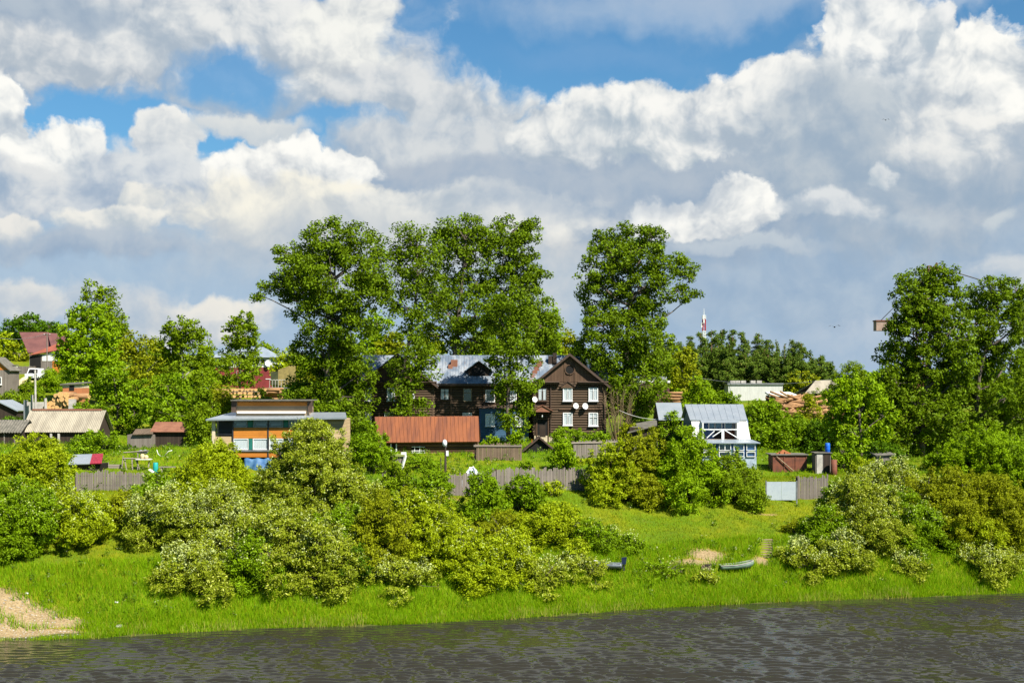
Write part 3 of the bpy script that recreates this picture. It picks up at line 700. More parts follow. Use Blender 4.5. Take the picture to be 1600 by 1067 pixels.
# ------------------------------------------------------------------ bushes, front to back as they stand on the bank
# (px, base row, half width, top row, leaf, lobes, blossom, label)
BG_='bushes on the river bank'
bank=[
 (55,775,62,676,'willow',13,0,'rounded bright yellow green willow bush before the grey roofed shed'),
 (20,880,80,755,'fresh',14,.04,'big fresh green bush at the left edge above the sand'),
 (105,862,62,770,'willow',12,.10,'pale flecked bush just right of the big left edge bush'),
 (188,822,30,765,'olive',7,0,'small olive bush below the left plank fence'),
 (255,790,52,735,'fresh',10,.05,'leafy green bush spilling over the right end of the left fence'),
 (333,795,66,686,'willow',14,0,'large yellow green willow bush left of the timber clad house'),
 (262,862,70,768,'silver',13,.28,'white flowered bush nearest the left grass slope'),
 (345,870,66,762,'silver',13,.26,'white flowered bush behind and right of the first flowered one'),
 (392,815,40,740,'willow',9,0,'yellow green bush filling the gap left of the silver willow'),
 (486,835,84,650,'silver',19,.05,'tall silvery willow rising in front of the timber clad house'),
 (560,842,52,735,'silver',11,.06,'silver green bush on the right shoulder of the tall silvery willow'),
 (430,918,66,800,'silver',13,.10,'pale green bush in the middle of the left thicket'),
 (300,942,56,872,'silver',11,.18,'low pale bush at the water side corner of the left thicket'),
 (395,940,50,855,'fresh',11,.05,'green bush at the foot of the left thicket'),
 (505,935,58,832,'silver',12,.08,'pale bush at the water side of the thicket, above the shore grass'),
 (600,905,54,785,'olive',12,0,'dark olive bush in the middle of the thicket'),
 (665,890,62,775,'willow',13,.04,'yellow green willow bush right of the thicket middle'),
 (560,925,30,862,'dark',7,0,'dark low bush in the shade at the thicket foot'),
 (625,938,56,888,'silver',9,.15,'low pale flowered bush beside the shore grass, below the olive one'),
 (715,915,54,825,'willow',11,.04,'yellow green bush at the right end of the thicket'),
 (780,912,52,842,'willow',11,.03,'low willow bush between thicket and meadow'),
 (800,835,58,795,'olive',10,0,'low olive scrub below the two young birches'),
 (866,864,60,796,'willow',12,0,'spreading willow bush on the lower meadow'),
 (925,866,42,815,'fresh',9,.03,'fresh green bush right of the spreading willow'),
 (985,866,30,836,'fresh',7,.06,'small bush tapering off into the meadow'),
 (838,925,52,885,'silver',9,.16,'low white flecked bush above the shore grass, left one'),
 (915,918,48,885,'silver',9,.12,'low white flecked bush below the moored motor boat'),
 (1105,916,20,893,'silver',6,.1,'tiny pale bush on the shore below the wooden box'),
 (1030,908,46,890,'fresh',7,.05,'flat row of weeds left of the tiny shore bush'),
 (960,780,48,685,'willow',11,0,'yellow green bush at the right end of the meadow fence'),
 (1005,782,52,668,'olive',13,0,'tall olive bush left of the mansard house'),
 (1078,785,52,662,'lime',15,0,'big fresh green bush covering the left of the mansard house'),
 (1148,782,46,705,'birch',11,0,'green bush in front of the porch of the mansard house'),
 (1300,862,42,790,'fresh',10,.02,'green bush right of the wooden steps'),
 (1350,860,66,745,'silver',14,.10,'pale bush at the left of the right hand thicket'),
 (1405,800,70,716,'silver',13,.16,'pale topped bush below the big right poplar'),
 (1420,865,56,770,'fresh',12,.06,'green bush at the front of the right hand thicket'),
 (1490,860,68,738,'olive',14,0,'broad olive bush in the right hand thicket'),
 (1562,866,56,745,'olive',13,0,'yellow olive bush at the right edge'),
 (1475,866,40,800,'fresh',9,.02,'low green bush in front of the broad olive one'),
 (1355,765,36,712,'willow',8,0,'small yellow green bush in front of the round tree'),
 (1545,775,66,655,'lime',15,0,'bright lime bush below the right edge poplars'),
 (1600,790,40,690,'fresh',10,0,'green bush cut by the right edge'),
 (1490,735,40,690,'fresh',9,0,'green bush between big poplar and lime bush'),
 (1262,908,40,862,'silver',9,.20,'low white flecked bush right of the green boat'),
 (1322,912,44,852,'silver',9,.16,'taller white flecked bush on the right shore'),
 (1425,905,30,872,'silver',7,.14,'small pale bush alone on the right shore grass'),
 (1555,915,50,866,'silver',9,.16,'pale bush on the shore at the right edge'),
 (1248,835,20,808,'olive',5,0,'little dark bush on the meadow edge'),
 (8,835,50,750,'willow',10,.02,'yellow green bush at the very left edge, behind the fresh green one'),
 (150,825,44,768,'willow',9,.05,'yellow green bush between the left fence and the pale flecked bush'),
 (300,825,48,752,'willow',9,.05,'yellow green bush behind the white flowered pair'),
 (455,870,60,770,'silver',13,.05,'silver green bush at the heart of the left thicket'),
 (540,890,55,800,'fresh',12,.03,'green bush between the silver willow and the dark olive bush'),
 (625,850,50,760,'olive',11,0,'olive bush behind the middle of the thicket'),
 (350,905,50,835,'silver',11,.12,'pale bush between the flowered pair and the shore'),
 (700,845,40,790,'willow',9,0,'yellow green bush behind the right end of the thicket'),
 (745,925,40,880,'fresh',8,.10,'low leafy bush at the shore end of the thicket'),
 (1530,866,50,800,'willow',10,0,'yellow bush low at the right edge'),
 (1330,830,50,740,'fresh',11,.05,'green bush behind the pale bush of the right thicket'),
 (1450,830,60,745,'olive',12,.02,'olive bush between pale bush and broad olive bush'),
 (1600,866,40,770,'olive',9,0,'olive bush cut by the right edge above the shore bush'),
]
for px,yb,hw,yt,mt,n,bl,lab in bank:
    shrub('bush',lab,'bush',px,yb,hw,yt,M['lf_'+mt],n=n,blossom=bl,group=BG_,cover=2.9,leaf=.10 if yb>800 else .115)
# young trees on the meadow and by the barn
for px,yb,hw,yt,mt,n,lab in [
 (757,812,34,732,'fresh',11,'young birch before the meadow fence, left of two'),
 (822,800,36,735,'fresh',11,'young birch before the meadow fence, right of two'),
 (678,800,30,728,'fresh',10,'young tree left of the street lamp foot'),
 (622,792,28,715,'birch',9,'thin bush over the plank cellar entrance'),
 (577,740,30,655,'fresh',11,'cone shaped young tree at the left end of the red roofed barn'),
 (655,735,24,705,'fresh',6,'low bush in the grass before the barn wall'),
 (880,738,20,684,'lime',9,'light green young tree right of the dark cellar hut'),
 (823,733,12,716,'fresh',5,'low bush before the dark cellar hut'),
 (888,694,28,662,'fresh',8,'round shrub under the windows of the right gable'),
 (930,694,26,668,'fresh',8,'round shrub at the right corner of the log house'),
 (808,697,14,668,'lime',6,'small bright bush before the blue part of the house'),
 (770,697,13,676,'lime',5,'small yellowish bush at the barn corner'),
 (970,690,16,665,'lime',5,'small yellow bush behind the right fence'),
 (865,775,20,745,'willow',5,'small willow sprout by the meadow fence'),
 (900,724,26,714,'willow',6,'weedy growth between the two rows of fence'),
 (950,738,30,716,'willow',8,'yellow green bush at the end of the upper fence')]:
    shrub('young_tree' if 'tree' in lab or 'birch' in lab else 'garden_shrub',lab,'tree' if 'tree' in lab or 'birch' in lab else 'shrub',px,yb,hw,yt,M['lf_'+mt],n=n,cover=2.3,leaf=.13,clump=.4,group='garden shrubs and young trees')
# higher shrubs behind the gardens, placed by distance
for px,Y,hw,yt,mt,n,lab in [
 (318,146,26,600,'birch',9,'shrub left of the roof box of the timber clad house'),
 (345,165,26,598,'olive',8,'yellow flowered shrub before the plank stack'),
 (410,165,20,602,'birch',7,'shrub before the right end of the plank stack'),
 (1095,165,36,585,'lime',11,'lime green shrub tree behind the mansard roof'),
 (1140,165,30,606,'fresh',9,'green shrub tree behind the right end of the mansard roof'),
 (1195,152,44,620,'fresh',12,'wide green shrub right of the mansard house'),
 (1245,150,40,645,'fresh',10,'green shrub below the big log heap'),
 (1290,148,30,650,'dark',9,'dark green shrub left of the round bright tree'),
 (1265,170,26,612,'olive',8,'yellowish shrub left of the far gable roof'),
 (1285,215,22,602,'birch',8,'tree before the far gable roof'),
 (1335,200,40,562,'birch',11,'tree behind the round bright tree'),
 (80,215,24,572,'lime',9,'leafy bush below the satellite dish of the maroon roofed house'),
 (45,190,22,590,'birch',7,'bush under the sand heap'),
 (20,185,30,605,'birch',8,'bush above the two left edge sheds'),
 (20,155,30,645,'dark',7,'dark bush between the two left edge sheds'),
 (150,138,40,668,'fresh',9,'bush at the right front corner of the long grey shed'),
 (130,158,20,622,'fresh',6,'bush beside the brick hut'),
 (185,142,30,690,'dark',8,'dark hedge behind the garden frames'),
 (1050,150,20,640,'fresh',7,'bush between the small grey roof and the mansard house'),
 (985,150,22,655,'olive',7,'bush left of the lean-to roof'),
 (1002,185,12,616,'dark',6,'dark bush before the purple wall'),
 (1060,190,12,604,'lime',6,'light bush right of the purple wall'),
 (1110,180,20,600,'lime',7,'light bush left of the industrial shed'),
 (1320,137,26,690,'fresh',8,'bush behind the outhouse with the blue barrel'),
 (1385,134,40,690,'dark',9,'dark bush at the foot of the big right poplar'),
 (560,150,18,660,'dark',6,'dark bush at the left corner of the log house')]:
    shrub('hill_shrub',lab,'shrub',px,None,hw,yt,M['lf_'+mt],n=n,cover=2.5,leaf=.15,clump=.5,group='shrubs between the houses',Y=Y)
# the leafless bush at the right corner of the house
b=at(966,156); root=empty('bare_bush',b,'leafless brown bush at the right corner of the log house','bush'); mb=MB()
for i in range(46):
    a=rng.uniform(-1.5,1.5); h=rng.uniform(2.5,6.8); y=rng.uniform(-.8,.8)
    p=[(a*.25,y*.3,-.1),(a*.7,y*.7,h*.45),(a*1.15+rng.uniform(-.3,.3),y,h)]
    mb.tube(p,[.035,.025,.01],4,False)
    for j in range(5):
        u=rng.uniform(.4,1); q=Vector(p[1]).lerp(Vector(p[2]),u*.9); mb.tube([q,q+Vector((rng.uniform(-.7,.7),rng.uniform(-.4,.4),rng.uniform(.1,.8)))],[.014,.006],3,False)
mb.build('twigs',M['lf_dead'],root)
# ------------------------------------------------------------------ grass
M['blade']=m_leaf('grass_blade',(.160,.318,.003),(.240,.372,.005),(.36,.35,.02),.10,tr=.45,nscale=.3,dark=.75)
M['blade_dry']=m_leaf('meadow_blade',(.138,.208,.001),(.205,.250,.002),(.25,.21,.012),.12,tr=.35,nscale=.25,dark=.8)
M['weed']=m_leaf('weed_leaf',(.075,.145,.006),(.12,.19,.012),(.36,.38,.18),.06,tr=.3)
def blades(name,X,Y,h,mat,wd=.022,lean=.35):
    n=len(X); z=gz(X,Y); a=rng.uniform(0,2*math.pi,n); dx,dy=np.cos(a)*wd,np.sin(a)*wd
    lx,ly=rng.normal(0,lean,n)*h,rng.normal(0,lean,n)*h
    v=np.stack([np.stack([X-dx,Y-dy,z-.03],1),np.stack([X+dx,Y+dy,z-.03],1),np.stack([X+lx,Y+ly,z+h],1)],1).reshape(-1,3)
    return link(name,np_mesh(name,v,np.arange(3*n,dtype=np.int32).reshape(n,3),mat))
def sandy(X,Y):
    px=800+X*F/Y; py=HZ+(CH-gz(X,Y))*F/Y
    s=np.zeros(len(X))
    for cx,cy,rx,ry in ((-5,938,30,18),(25,952,28,16),(55,968,30,14),(95,975,34,9),(20,992,55,11),(85,990,45,9),(-20,990,50,20)): s=np.maximum(s,np.clip(1.4-np.hypot((px-cx)/rx,(py-cy)/ry),0,1))
    for cx,cy,rx,ry in ((1105,868,32,10),(1085,878,40,6),(1190,876,16,8),(1196,858,12,17)): s=np.maximum(s,np.clip(1.3-np.hypot((px-cx)/rx,(py-cy)/ry),0,1))
    return s
def scatter(n,x0,x1,s0,s1,pw=1.0):
    X=rng.uniform(x0,x1,n); s=s0+(s1-s0)*rng.uniform(0,1,n)**pw; Y=shore(X)+s
    k=rng.uniform(0,1,n)>sandy(X,Y)*1.3
    return X[k],Y[k],s[k]
X,Y,s=scatter(170000,-44,54,-.35,9.5,1.5)
pat=.5+.5*np.sin(X*.9+np.sin(Y*1.1)*1.4)*np.sin(Y*.8+X*.35)
h=(.26+.30*pat+rng.uniform(0,.18,len(X)))*np.clip(.7+s*.3,0,1)*np.clip(1.55-s*.085,.45,1)
tag(blades('shore_grass',X,Y,h,M['blade']),'long bright green grass along the water','grass',kind='stuff')
X,Y,s=scatter(140000,-44,54,4.5,27,1.0)
tag(blades('meadow_grass',X,Y,.10+.16*rng.uniform(0,1,len(X))**2,M['blade_dry'],.024),'short yellow green grass on the meadow','grass',kind='stuff')
X,Y,s=scatter(130000,-62,64,26,66,1.0)
tag(blades('garden_grass',X,Y,.08+.26*rng.uniform(0,1,len(X))**3+.14*(np.sin(X*.8+2*np.sin(Y*.5))*np.sin(Y*.7)>.25),M['blade'],.035),'grass in the gardens round the houses','grass',kind='stuff')
M['reed']=m_leaf('dry_reed_blade',(.30,.27,.05),(.42,.38,.10),(.20,.30,.02),.3,tr=.3)
X,Y,s=scatter(15000,-44,54,-.7,.8,1.0)
k=(np.sin(X*.9)+np.sin(X*2.3+1)+np.sin(X*.31))>rng.uniform(-1.2,2.2,len(X)); X,Y=X[k],Y[k]
tag(blades('shore_reeds',X,Y,.18+.5*rng.uniform(0,1,len(X))**1.5,M['reed'],.018,.22),'yellowish sedge standing in the water edge','reeds',kind='stuff')
# weeds: leafy stalks standing out of the grass
X,Y,s=scatter(3200,-60,60,1.5,60,1.0)
c=rng.uniform(0,1,len(X))<np.where(s<9,.9,np.where(s<26,.16,.8)); X,Y=X[c],Y[c]
n=len(X); hs=rng.uniform(.25,.75,n); k=np.repeat(np.arange(n),34); u=rng.uniform(.1,1,len(k))
p=np.stack([X[k]+rng.normal(0,.13,len(k)),Y[k]+rng.normal(0,.13,len(k)),gz(X,Y)[k]+hs[k]*u],1)
tag(leaves('meadow_weeds',p,unit(len(p)),.075,M['weed']),'leafy weeds and flower heads scattered in the grass','weeds',kind='stuff')

# ------------------------------------------------------------------ materials of built things
M['log']=m_planks('old_log',(.125,.082,.050),(.066,.044,.028),'z',.28,.85,.07)
M['log_l']=m_planks('old_log_sunbleached',(.20,.115,.060),(.10,.055,.030),'z',.25,.85,.05)
M['gable']=m_planks('gable_boards',(.14,.085,.050),(.085,.050,.032),'x',.17,.85)
M['darkwood']=m_planks('dark_boards',(.060,.042,.030),(.030,.022,.017),'x',.16,.9)
M['greywood']=m_planks('weathered_boards',(.26,.225,.19),(.15,.125,.105),'x',.14,.9)
M['greywood_h']=m_planks('weathered_rail',(.34,.29,.23),(.20,.17,.14),'z',.2,.9)
M['brownfence']=m_planks('brown_boards',(.20,.145,.095),(.12,.085,.058),'x',.14,.9)
M['orangewood']=m_planks('stained_boards',(.60,.235,.035),(.42,.135,.020),'z',.16,.6,.05)
M['palewood']=m_planks('pale_boards',(.56,.41,.23),(.44,.32,.17),'z',.3,.75,.03)
M['rawwood']=m_planks('raw_boards',(.36,.27,.17),(.22,.165,.105),'z',.25,.8,.05)
M['freshwood']=m_plain('fresh_cut_wood',(.62,.36,.13),.8,c2=(.42,.22,.08),scale=6)
M['roof_met']=m_plain('painted_sheet_roof',(.30,.36,.42),.42,.35,c2=(.44,.49,.53),scale=.8,spec=.5)
M['roof_zinc']=m_plain('zinc_sheet',(.50,.54,.57),.38,.55,c2=(.42,.47,.51),scale=.7,spec=.5)
M['roof_red']=m_plain('oxide_red_sheet',(.245,.082,.031),.7,.0,c2=(.15,.052,.026),scale=.9,stretch=(2.2,.25,.25))
M['roof_rust']=m_plain('rusty_brown_sheet',(.26,.115,.065),.7,0,c2=(.18,.075,.045),scale=1.1)
M['roof_maroon']=m_plain('maroon_sheet',(.17,.070,.060),.6,0,c2=(.12,.05,.045),scale=.6)
M['roof_brick']=m_plain('faded_red_sheet',(.33,.095,.055),.6,0,c2=(.25,.075,.045),scale=.6)
M['slate']=m_plain('asbestos_sheet',(.36,.32,.24),.9,0,c2=(.25,.22,.165),scale=1.3,stretch=(1,.3,.3))
M['slate_d']=m_plain('mossy_sheet',(.17,.155,.125),.9,0,c2=(.10,.095,.075),scale=1.5)
M['trim']=m_plain('dark_trim',(.085,.055,.038),.8)
M['white']=m_plain('white_paint',(.78,.78,.75),.5,var=.08)
M['whitewash']=m_plain('whitewash',(.72,.71,.66),.85,var=.14)
M['cream']=m_plain('cream_plaster',(.62,.52,.36),.9,var=.3)
M['blue']=m_planks('blue_boards',(.055,.125,.205),(.040,.095,.160),'z',.2,.65,.05)
M['bluep']=m_plain('blue_paint',(.045,.11,.26),.5)
M['bluegrey']=m_plain('pale_blue_paint',(.36,.44,.52),.7)
M['bluebr']=m_plain('bright_blue_plastic',(.015,.13,.62),.4,var=.15)
M['tarp']=m_plain('blue_tarp',(.035,.11,.26),.6,c2=(.08,.18,.30),scale=2)
M['teal']=m_plain('teal_plastic',(.02,.33,.30),.4,var=.15)
M['green']=m_plain('green_paint',(.02,.16,.13),.5)
M['olive']=m_plain('olive_sheet',(.22,.17,.05),.7)
M['oliveg']=m_plain('olive_in_shade',(.055,.065,.025),.8)
M['purple']=m_planks('purple_brown_cladding',(.105,.040,.045),(.085,.032,.038),'x',.3,.6,.04)
M['redwall']=m_plain('dark_red_paint',(.24,.035,.035),.7)
M['redsheet']=m_plain('crimson_sheet',(.34,.025,.045),.5)
M['brick']=m_plain('orange_brick',(.46,.17,.065),.9,c2=(.36,.125,.05),scale=5)
M['conc']=m_plain('concrete',(.48,.45,.40),.9)
M['greymet']=m_plain('grey_metal',(.30,.31,.32),.5,.4)
M['darkmet']=m_plain('dark_steel',(.05,.05,.055),.5,.3)
M['rust']=m_plain('rusty_steel',(.19,.062,.032),.75,0,c2=(.11,.040,.024),scale=2.2)
M['indust']=m_plain('pale_cladding',(.56,.56,.52),.6,var=.15,stretch=(2,2,.4))
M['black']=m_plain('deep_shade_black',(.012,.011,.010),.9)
M['sandheap']=m_plain('builders_sand',(.66,.52,.30),.95,var=.2,scale=4)
M['lampw']=m_plain('white_glass',(.82,.82,.80),.3,var=.03)
M['curtain']=m_plain('white_curtain',(.74,.74,.72),.9,var=.15,scale=4,stretch=(6,1,.4))
M['grating']=m_plain('zinc_gate_sheet',(.50,.56,.58),.45,.3,c2=(.44,.50,.53),scale=.6)
M['mastred']=m_plain('mast_red',(.45,.03,.04),.6,var=.1); M['hull']=m_plain('boat_green',(.17,.24,.17),.5,c2=(.10,.15,.11))
M['silversheet']=m_plain('silver_blue_sheet',(.36,.42,.50),.35,.2,c2=(.60,.64,.68),scale=3)
M['cwgt']=m_plain('pinkish_concrete',(.36,.25,.20),.8)
M['engine']=m_plain('engine_cowling',(.02,.03,.07),.35)
M['lidmoss']=m_plain('mossy_lid',(.30,.33,.10),.9)
M['hullgrey']=m_plain('boat_grey',(.22,.25,.27),.4,.3); M['boatdark']=m_plain('boat_inside',(.06,.07,.08),.7)
m=mk('window_glass'); t_=nt(m)
gl=t_.nodes.new('ShaderNodeBsdfGlossy'); gl.inputs['Roughness'].default_value=.03; gl.inputs[0].default_value=(.9,.95,1,1)
tp=t_.nodes.new('ShaderNodeBsdfTransparent'); tp.inputs[0].default_value=(.95,.97,.98,1)
mx=t_.nodes.new('ShaderNodeMixShader'); lw=t_.nodes.new('ShaderNodeLayerWeight'); lw.inputs[0].default_value=.5
setin(t_,mx.inputs[0],X_(t_,lw.outputs['Facing'])._m('POWER',3.0).ma(.6,.05)); t_.links.new(tp.outputs[0],mx.inputs[1]); t_.links.new(gl.outputs[0],mx.inputs[2])
out(t_,mx.outputs[0]); M['glass']=m
class Bd:
    """a building whose front plane stands at distance Y; x() and z() turn photo pixels into its own metres"""
    def __init__(s,name,label,cat,px0,Y,yb=None,group=None,sink=.5):
        s.px0,s.Y=px0,Y; k=Y/F
        g=at(px0,Y); s.o=Vector(((px0-800)*k,Y,g.z if yb is None else CH-(yb-HZ)*k))
        s.root=empty(name,s.o,label,cat,group)
    def x(s,px,dy=0): return (px-800)*(s.Y+dy)/F-s.o.x
    def z(s,py,dy=0): return CH-(py-HZ)*(s.Y+dy)/F-s.o.z
    def g(s,lx,ly): return float(gz(s.o.x+lx,s.o.y+ly))-s.o.z
def logs(mb,x0,x1,y,z0,z1,d=.27,over=.22):
    n=max(1,round((z1-z0)/d)); d=(z1-z0)/n
    for i in range(n):
        z=z0+d*(i+.5); e=over+rng.uniform(-.03,.05)
        mb.tube([(x0-e,y,z),(x1+e,y,z)],d*.53,8)
def window(root,x0,x1,z0,z1,y,mat='white',cur=True,fw=.09,sill=True,mull=1,trans=0,back='black',label=None,curm='curtain'):
    f=MB(); d=.12
    f.box(x0-fw,x0,y-d,y,z0-fw,z1+fw).box(x1,x1+fw,y-d,y,z0-fw,z1+fw).box(x0,x1,y-d,y,z1,z1+fw).box(x0,x1,y-d,y,z0-fw,z0)
    for i in range(mull):
        c=x0+(x1-x0)*(i+1)/(mull+1); f.box(c-.035,c+.035,y-d+.01,y-.01,z0,z1)
    for i in range(trans): 
        c=z0+(z1-z0)*(.68 if trans==1 else (i+1)/(trans+1)); f.box(x0,x1,y-d+.014,y-.014,c-.03,c+.03)
    w=f.build('window',M[mat],root)
    if label: w['label']=label
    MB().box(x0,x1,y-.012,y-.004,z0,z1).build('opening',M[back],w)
    if cur:
        c=MB(); W=x1-x0
        for a,b in ((.0,.40),(.60,1.0)):
            n=10
            for i in range(n):
                u0=x0+W*(a+(b-a)*i/n); u1=x0+W*(a+(b-a)*(i+1)/n); q=.012*(i%2); r=.012*((i+1)%2)
                c.add([(u0,y-.03-q,z0+.02),(u1,y-.03-r,z0+.02),(u1,y-.03-r,z1),(u0,y-.03-q,z1)],[(0,1,2,3)])
        c.box(x0,x1,y-.055,y-.05,z1-(z1-z0)*.22,z1)
        c.build('curtain',M[curm],w)
    MB().box(x0,x1,y-.085,y-.08,z0,z1).build('pane',M['glass'],w)
    if sill: MB().box(x0-fw-.06,x1+fw+.06,y-d-.1,y,z0-fw-.07,z0-fw-.003).build('sill',M[mat],w)
    return w
def dish(root,x,y,z,r=.38,name='satellite_dish',tilt=.25,yaw=.3):
    vs=[];fs=[];n=16
    for i in range(5):
        q=r*i/4
        for j in range(n):
            a=2*math.pi*j/n; vs.append((q*math.cos(a),.22*q*q/r, q*1.08*math.sin(a)))
    for i in range(4):
        for j in range(n): fs.append((i*n+j,i*n+(j+1)%n,(i+1)*n+(j+1)%n,(i+1)*n+j))
    Rm=Matrix.Rotation(-tilt,3,'X'); Rz=Matrix.Rotation(yaw,3,'Z')
    tr=lambda p: tuple(Rz@(Rm@Vector((p[0],-p[1],p[2])))+Vector((x,y-.35,z)))
    mb=MB().add([tr(v) for v in vs],fs); d=mb.build(name,M['white'],root,True)
    MB().tube([(x,y+.05,z),(x,y-.32,z)],.03,5).tube([tr((0,0,-r)),tr((0,.5,.0))],.015,4).build('bracket',M['greymet'],d)
    MB().ball(tr((0,.5,0)),.06,6,4).build('receiver',M['greymet'],d)
def fence(name,label,pts_px,hpx,mat,group=None,cap=None,rail=True,tilt=.0,w=.13,posts=3,skip=0.,hvar=.05):
    """pts_px: (px, base row) of the two ends; boards follow the ground"""
    a=on(*pts_px[0]) if not isinstance(pts_px[0],Vector) else pts_px[0]; b=on(*pts_px[1]) if not isinstance(pts_px[1],Vector) else pts_px[1]
    H=hpx*a.y/F; root=empty(name,a,label,'fence',group); L=(b-a); n=int(math.hypot(L.x,L.y)/w); ang=math.atan2(L.y,L.x); root.rotation_euler.z=ang
    l=math.hypot(L.x,L.y); mb=MB()
    def gl(u): p=a+L*u; return float(gz(p.x,p.y))-a.z
    for i in range(n):
        if rng.uniform()<skip: continue
        u0=(i+.03)/n*l; u1=(i+.95)/n*l; z=gl(i/n); h=H*(1+rng.normal(0,hvar)); q=rng.uniform(-.02,.02); yy=rng.uniform(-.015,.015); t=rng.normal(0,.012)*H
        mb.hexa([(u0,yy-.015,z-.15),(u1,yy-.015,z-.15),(u1,yy+.015,z-.15),(u0,yy+.015,z-.15)],[(u0+t,yy-.015,z+h),(u1+t,yy-.015,z+h+q),(u1+t,yy+.015,z+h+q),(u0+t,yy+.015,z+h)])
    mb.build('boards',mat,root)
    for q in range(posts+1):
        u=q/posts; MB().box(u*l-.07,u*l+.07,.16,.3,gl(u)-.3,gl(u)+H*1.04).build('post',M['trim'],root)
    for zz in ((.3,.8) if rail else ()):
        MB().hexa([(0,.035,gl(0)+H*zz),(l,.035,gl(1)+H*zz),(l,.11,gl(1)+H*zz),(0,.11,gl(0)+H*zz)],[(0,.035,gl(0)+H*zz+.1),(l,.035,gl(1)+H*zz+.1),(l,.11,gl(1)+H*zz+.1),(0,.11,gl(0)+H*zz+.1)]).build('rail',M['greywood_h'],root)
    if cap:
        MB().hexa([(-.3,-.13,gl(0)+H*cap),(l,-.13,gl(1)+H*cap),(l,-.05,gl(1)+H*cap),(-.3,-.05,gl(0)+H*cap)],[(-.3,-.13,gl(0)+H*cap+.14),(l,-.13,gl(1)+H*cap+.14),(l,-.05,gl(1)+H*cap+.14),(-.3,-.05,gl(0)+H*cap+.14)]).build('top_rail',M['greywood_h'],root)
    return root
def gable_roof_z(root,name,x0,x1,y0,y1,ze,zr,over,mat,t=.08,front=.4):   # ridge along y (gable faces the viewer)
    c=(x0+x1)/2; s=(zr-ze)/((x1-x0)/2); mb=MB()
    for sgn in (-1,1):
        xe=c+sgn*((x1-x0)/2+over); zE=ze-over*s
        mb.slab([(c,y0-front,zr+.05),(xe,y0-front,zE+.05),(xe,y1,zE+.05),(c,y1,zr+.05)] if sgn>0 else [(xe,y0-front,zE+.05),(c-.0,y0-front,zr+.05),(c,y1,zr+.05),(xe,y1,zE+.05)],t)
    return mb.build(name,mat,root)

# ------------------------------------------------------------------ the old two-storey log house
H=Bd('log_house','long two storey dark log house with two gabled wings and worn grey roof','house',757,157,691)
x,z=H.x,H.z; r=H.root
eave=z(597); peak=z(553); D=11.0
xl0,xl1=x(566),x(676); xr0,xr1=x(836),x(944)
# walls
mb=MB()
for a,b in ((xl0,xl1),(xr0,xr1)):
    mb.box(a,b,.13,D,-.6,eave)
    logs(mb,a,b,.13,.25 if a==xl0 else .75,eave-.02,.28)
    for xx in (a,b): mb.tube([(xx,.13,0),(xx,.13,eave)],.17,8)
ym=2.2
mb.box(xl1,xr0,ym+.13,D,-.6,eave); logs(mb,xl1,xr0,ym+.13,.3,eave-.02,.28,.0)
for q in (x(705,ym),x(757,ym)): mb.box(q-.12,q+.12,ym-.1,ym+.13,.2,eave)
mb.build('wall',M['log'],r)
MB().box(xr0-.08,xr1+.08,-.06,.12,-.8,.75).build('plinth',M['cream'],r)
# gables of vertical boards with a round attic opening
for a,b,nm in ((xl0,xl1,1),(xr0,xr1,1)):
    c=(a+b)/2
    g=MB().prism([(a-.1,eave),(b+.1,eave),(c,peak-.02)],-.02,.16).build('gable',M['gable'],r)
    n=20; zc=eave+(peak-eave)*.44; ro=.48
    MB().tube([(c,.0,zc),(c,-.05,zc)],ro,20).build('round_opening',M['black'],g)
    rg=MB(); rg.tube([(c+math.cos(2*math.pi*i/24)*ro*1.1,-.06,zc+math.sin(2*math.pi*i/24)*ro*1.1) for i in range(25)],.08,6,False); rg.build('round_frame',M['gable'],g)
    MB().box(c-.62,c-.52,-.08,-.02,eave,peak-.9).box(c+.52,c+.64,-.08,-.02,eave,peak-.9).build('batten',M['gable'],g)
    for p0,p1 in ((a-.45,c-1.15),(c+.95,b+.45)):
        MB().hexa([(p0,-.42,eave-.28),(p1,-.42,eave-.28),(p1,-.02,eave-.28),(p0,-.02,eave-.28)],[(p0,-.62,eave-.02),(p1,-.62,eave-.02),(p1,-.02,eave+.10),(p0,-.02,eave+.10)]).build('cornice',M['trim'],r)
    gable_roof_z(r,'wing_roof',a,b,0,5.6,eave,peak,.62,M['roof_met'],.12,.45)
    bb=MB(); s=(peak-eave)/((b-a)/2)
    for sg in (-1,1):
        xe=c+sg*((b-a)/2+.64); ze_=eave-.64*s
        bb.hexa([(c,-.56,peak-.22),(xe,-.56,ze_-.22),(xe,-.46,ze_-.22),(c,-.46,peak-.22)],[(c,-.56,peak+.09),(xe,-.56,ze_+.09),(xe,-.46,ze_+.09),(c,-.46,peak+.09)])
    bb.build('bargeboard',M['trim'],r)
# main roof, seams standing proud
yr=D/2+.3; zr=z(555,yr)
mr=MB().slab([(xl0-.6,ym-.7,eave-.15),(xr1+.6,ym-.7,eave-.15),(xr1+.6,yr,zr),(xl0-.6,yr,zr)],.1)
mr.slab([(xr1+.6,D+.5,eave),(xl0-.6,D+.5,eave),(xl0-.6,yr,zr),(xr1+.6,yr,zr)],.1)
n=40
for i in range(n+1):
    u=xl1-.3+(xr0-xl1+.9)*i/n
    mr.hexa([(u-.015,ym-.7,eave-.145),(u+.015,ym-.7,eave-.145),(u+.015,yr,zr+.005),(u-.015,yr,zr+.005)],[(u-.015,ym-.7,eave-.10),(u+.015,ym-.7,eave-.10),(u+.015,yr,zr+.05),(u-.015,yr,zr+.05)])
m=mk('worn_house_roof'); t_=nt(m); v_=coords(t_,'Object',(1,.5,.5)); n1=noise(t_,v_,.9,5,.7); n2=noise(t_,v_,4,4,.7)
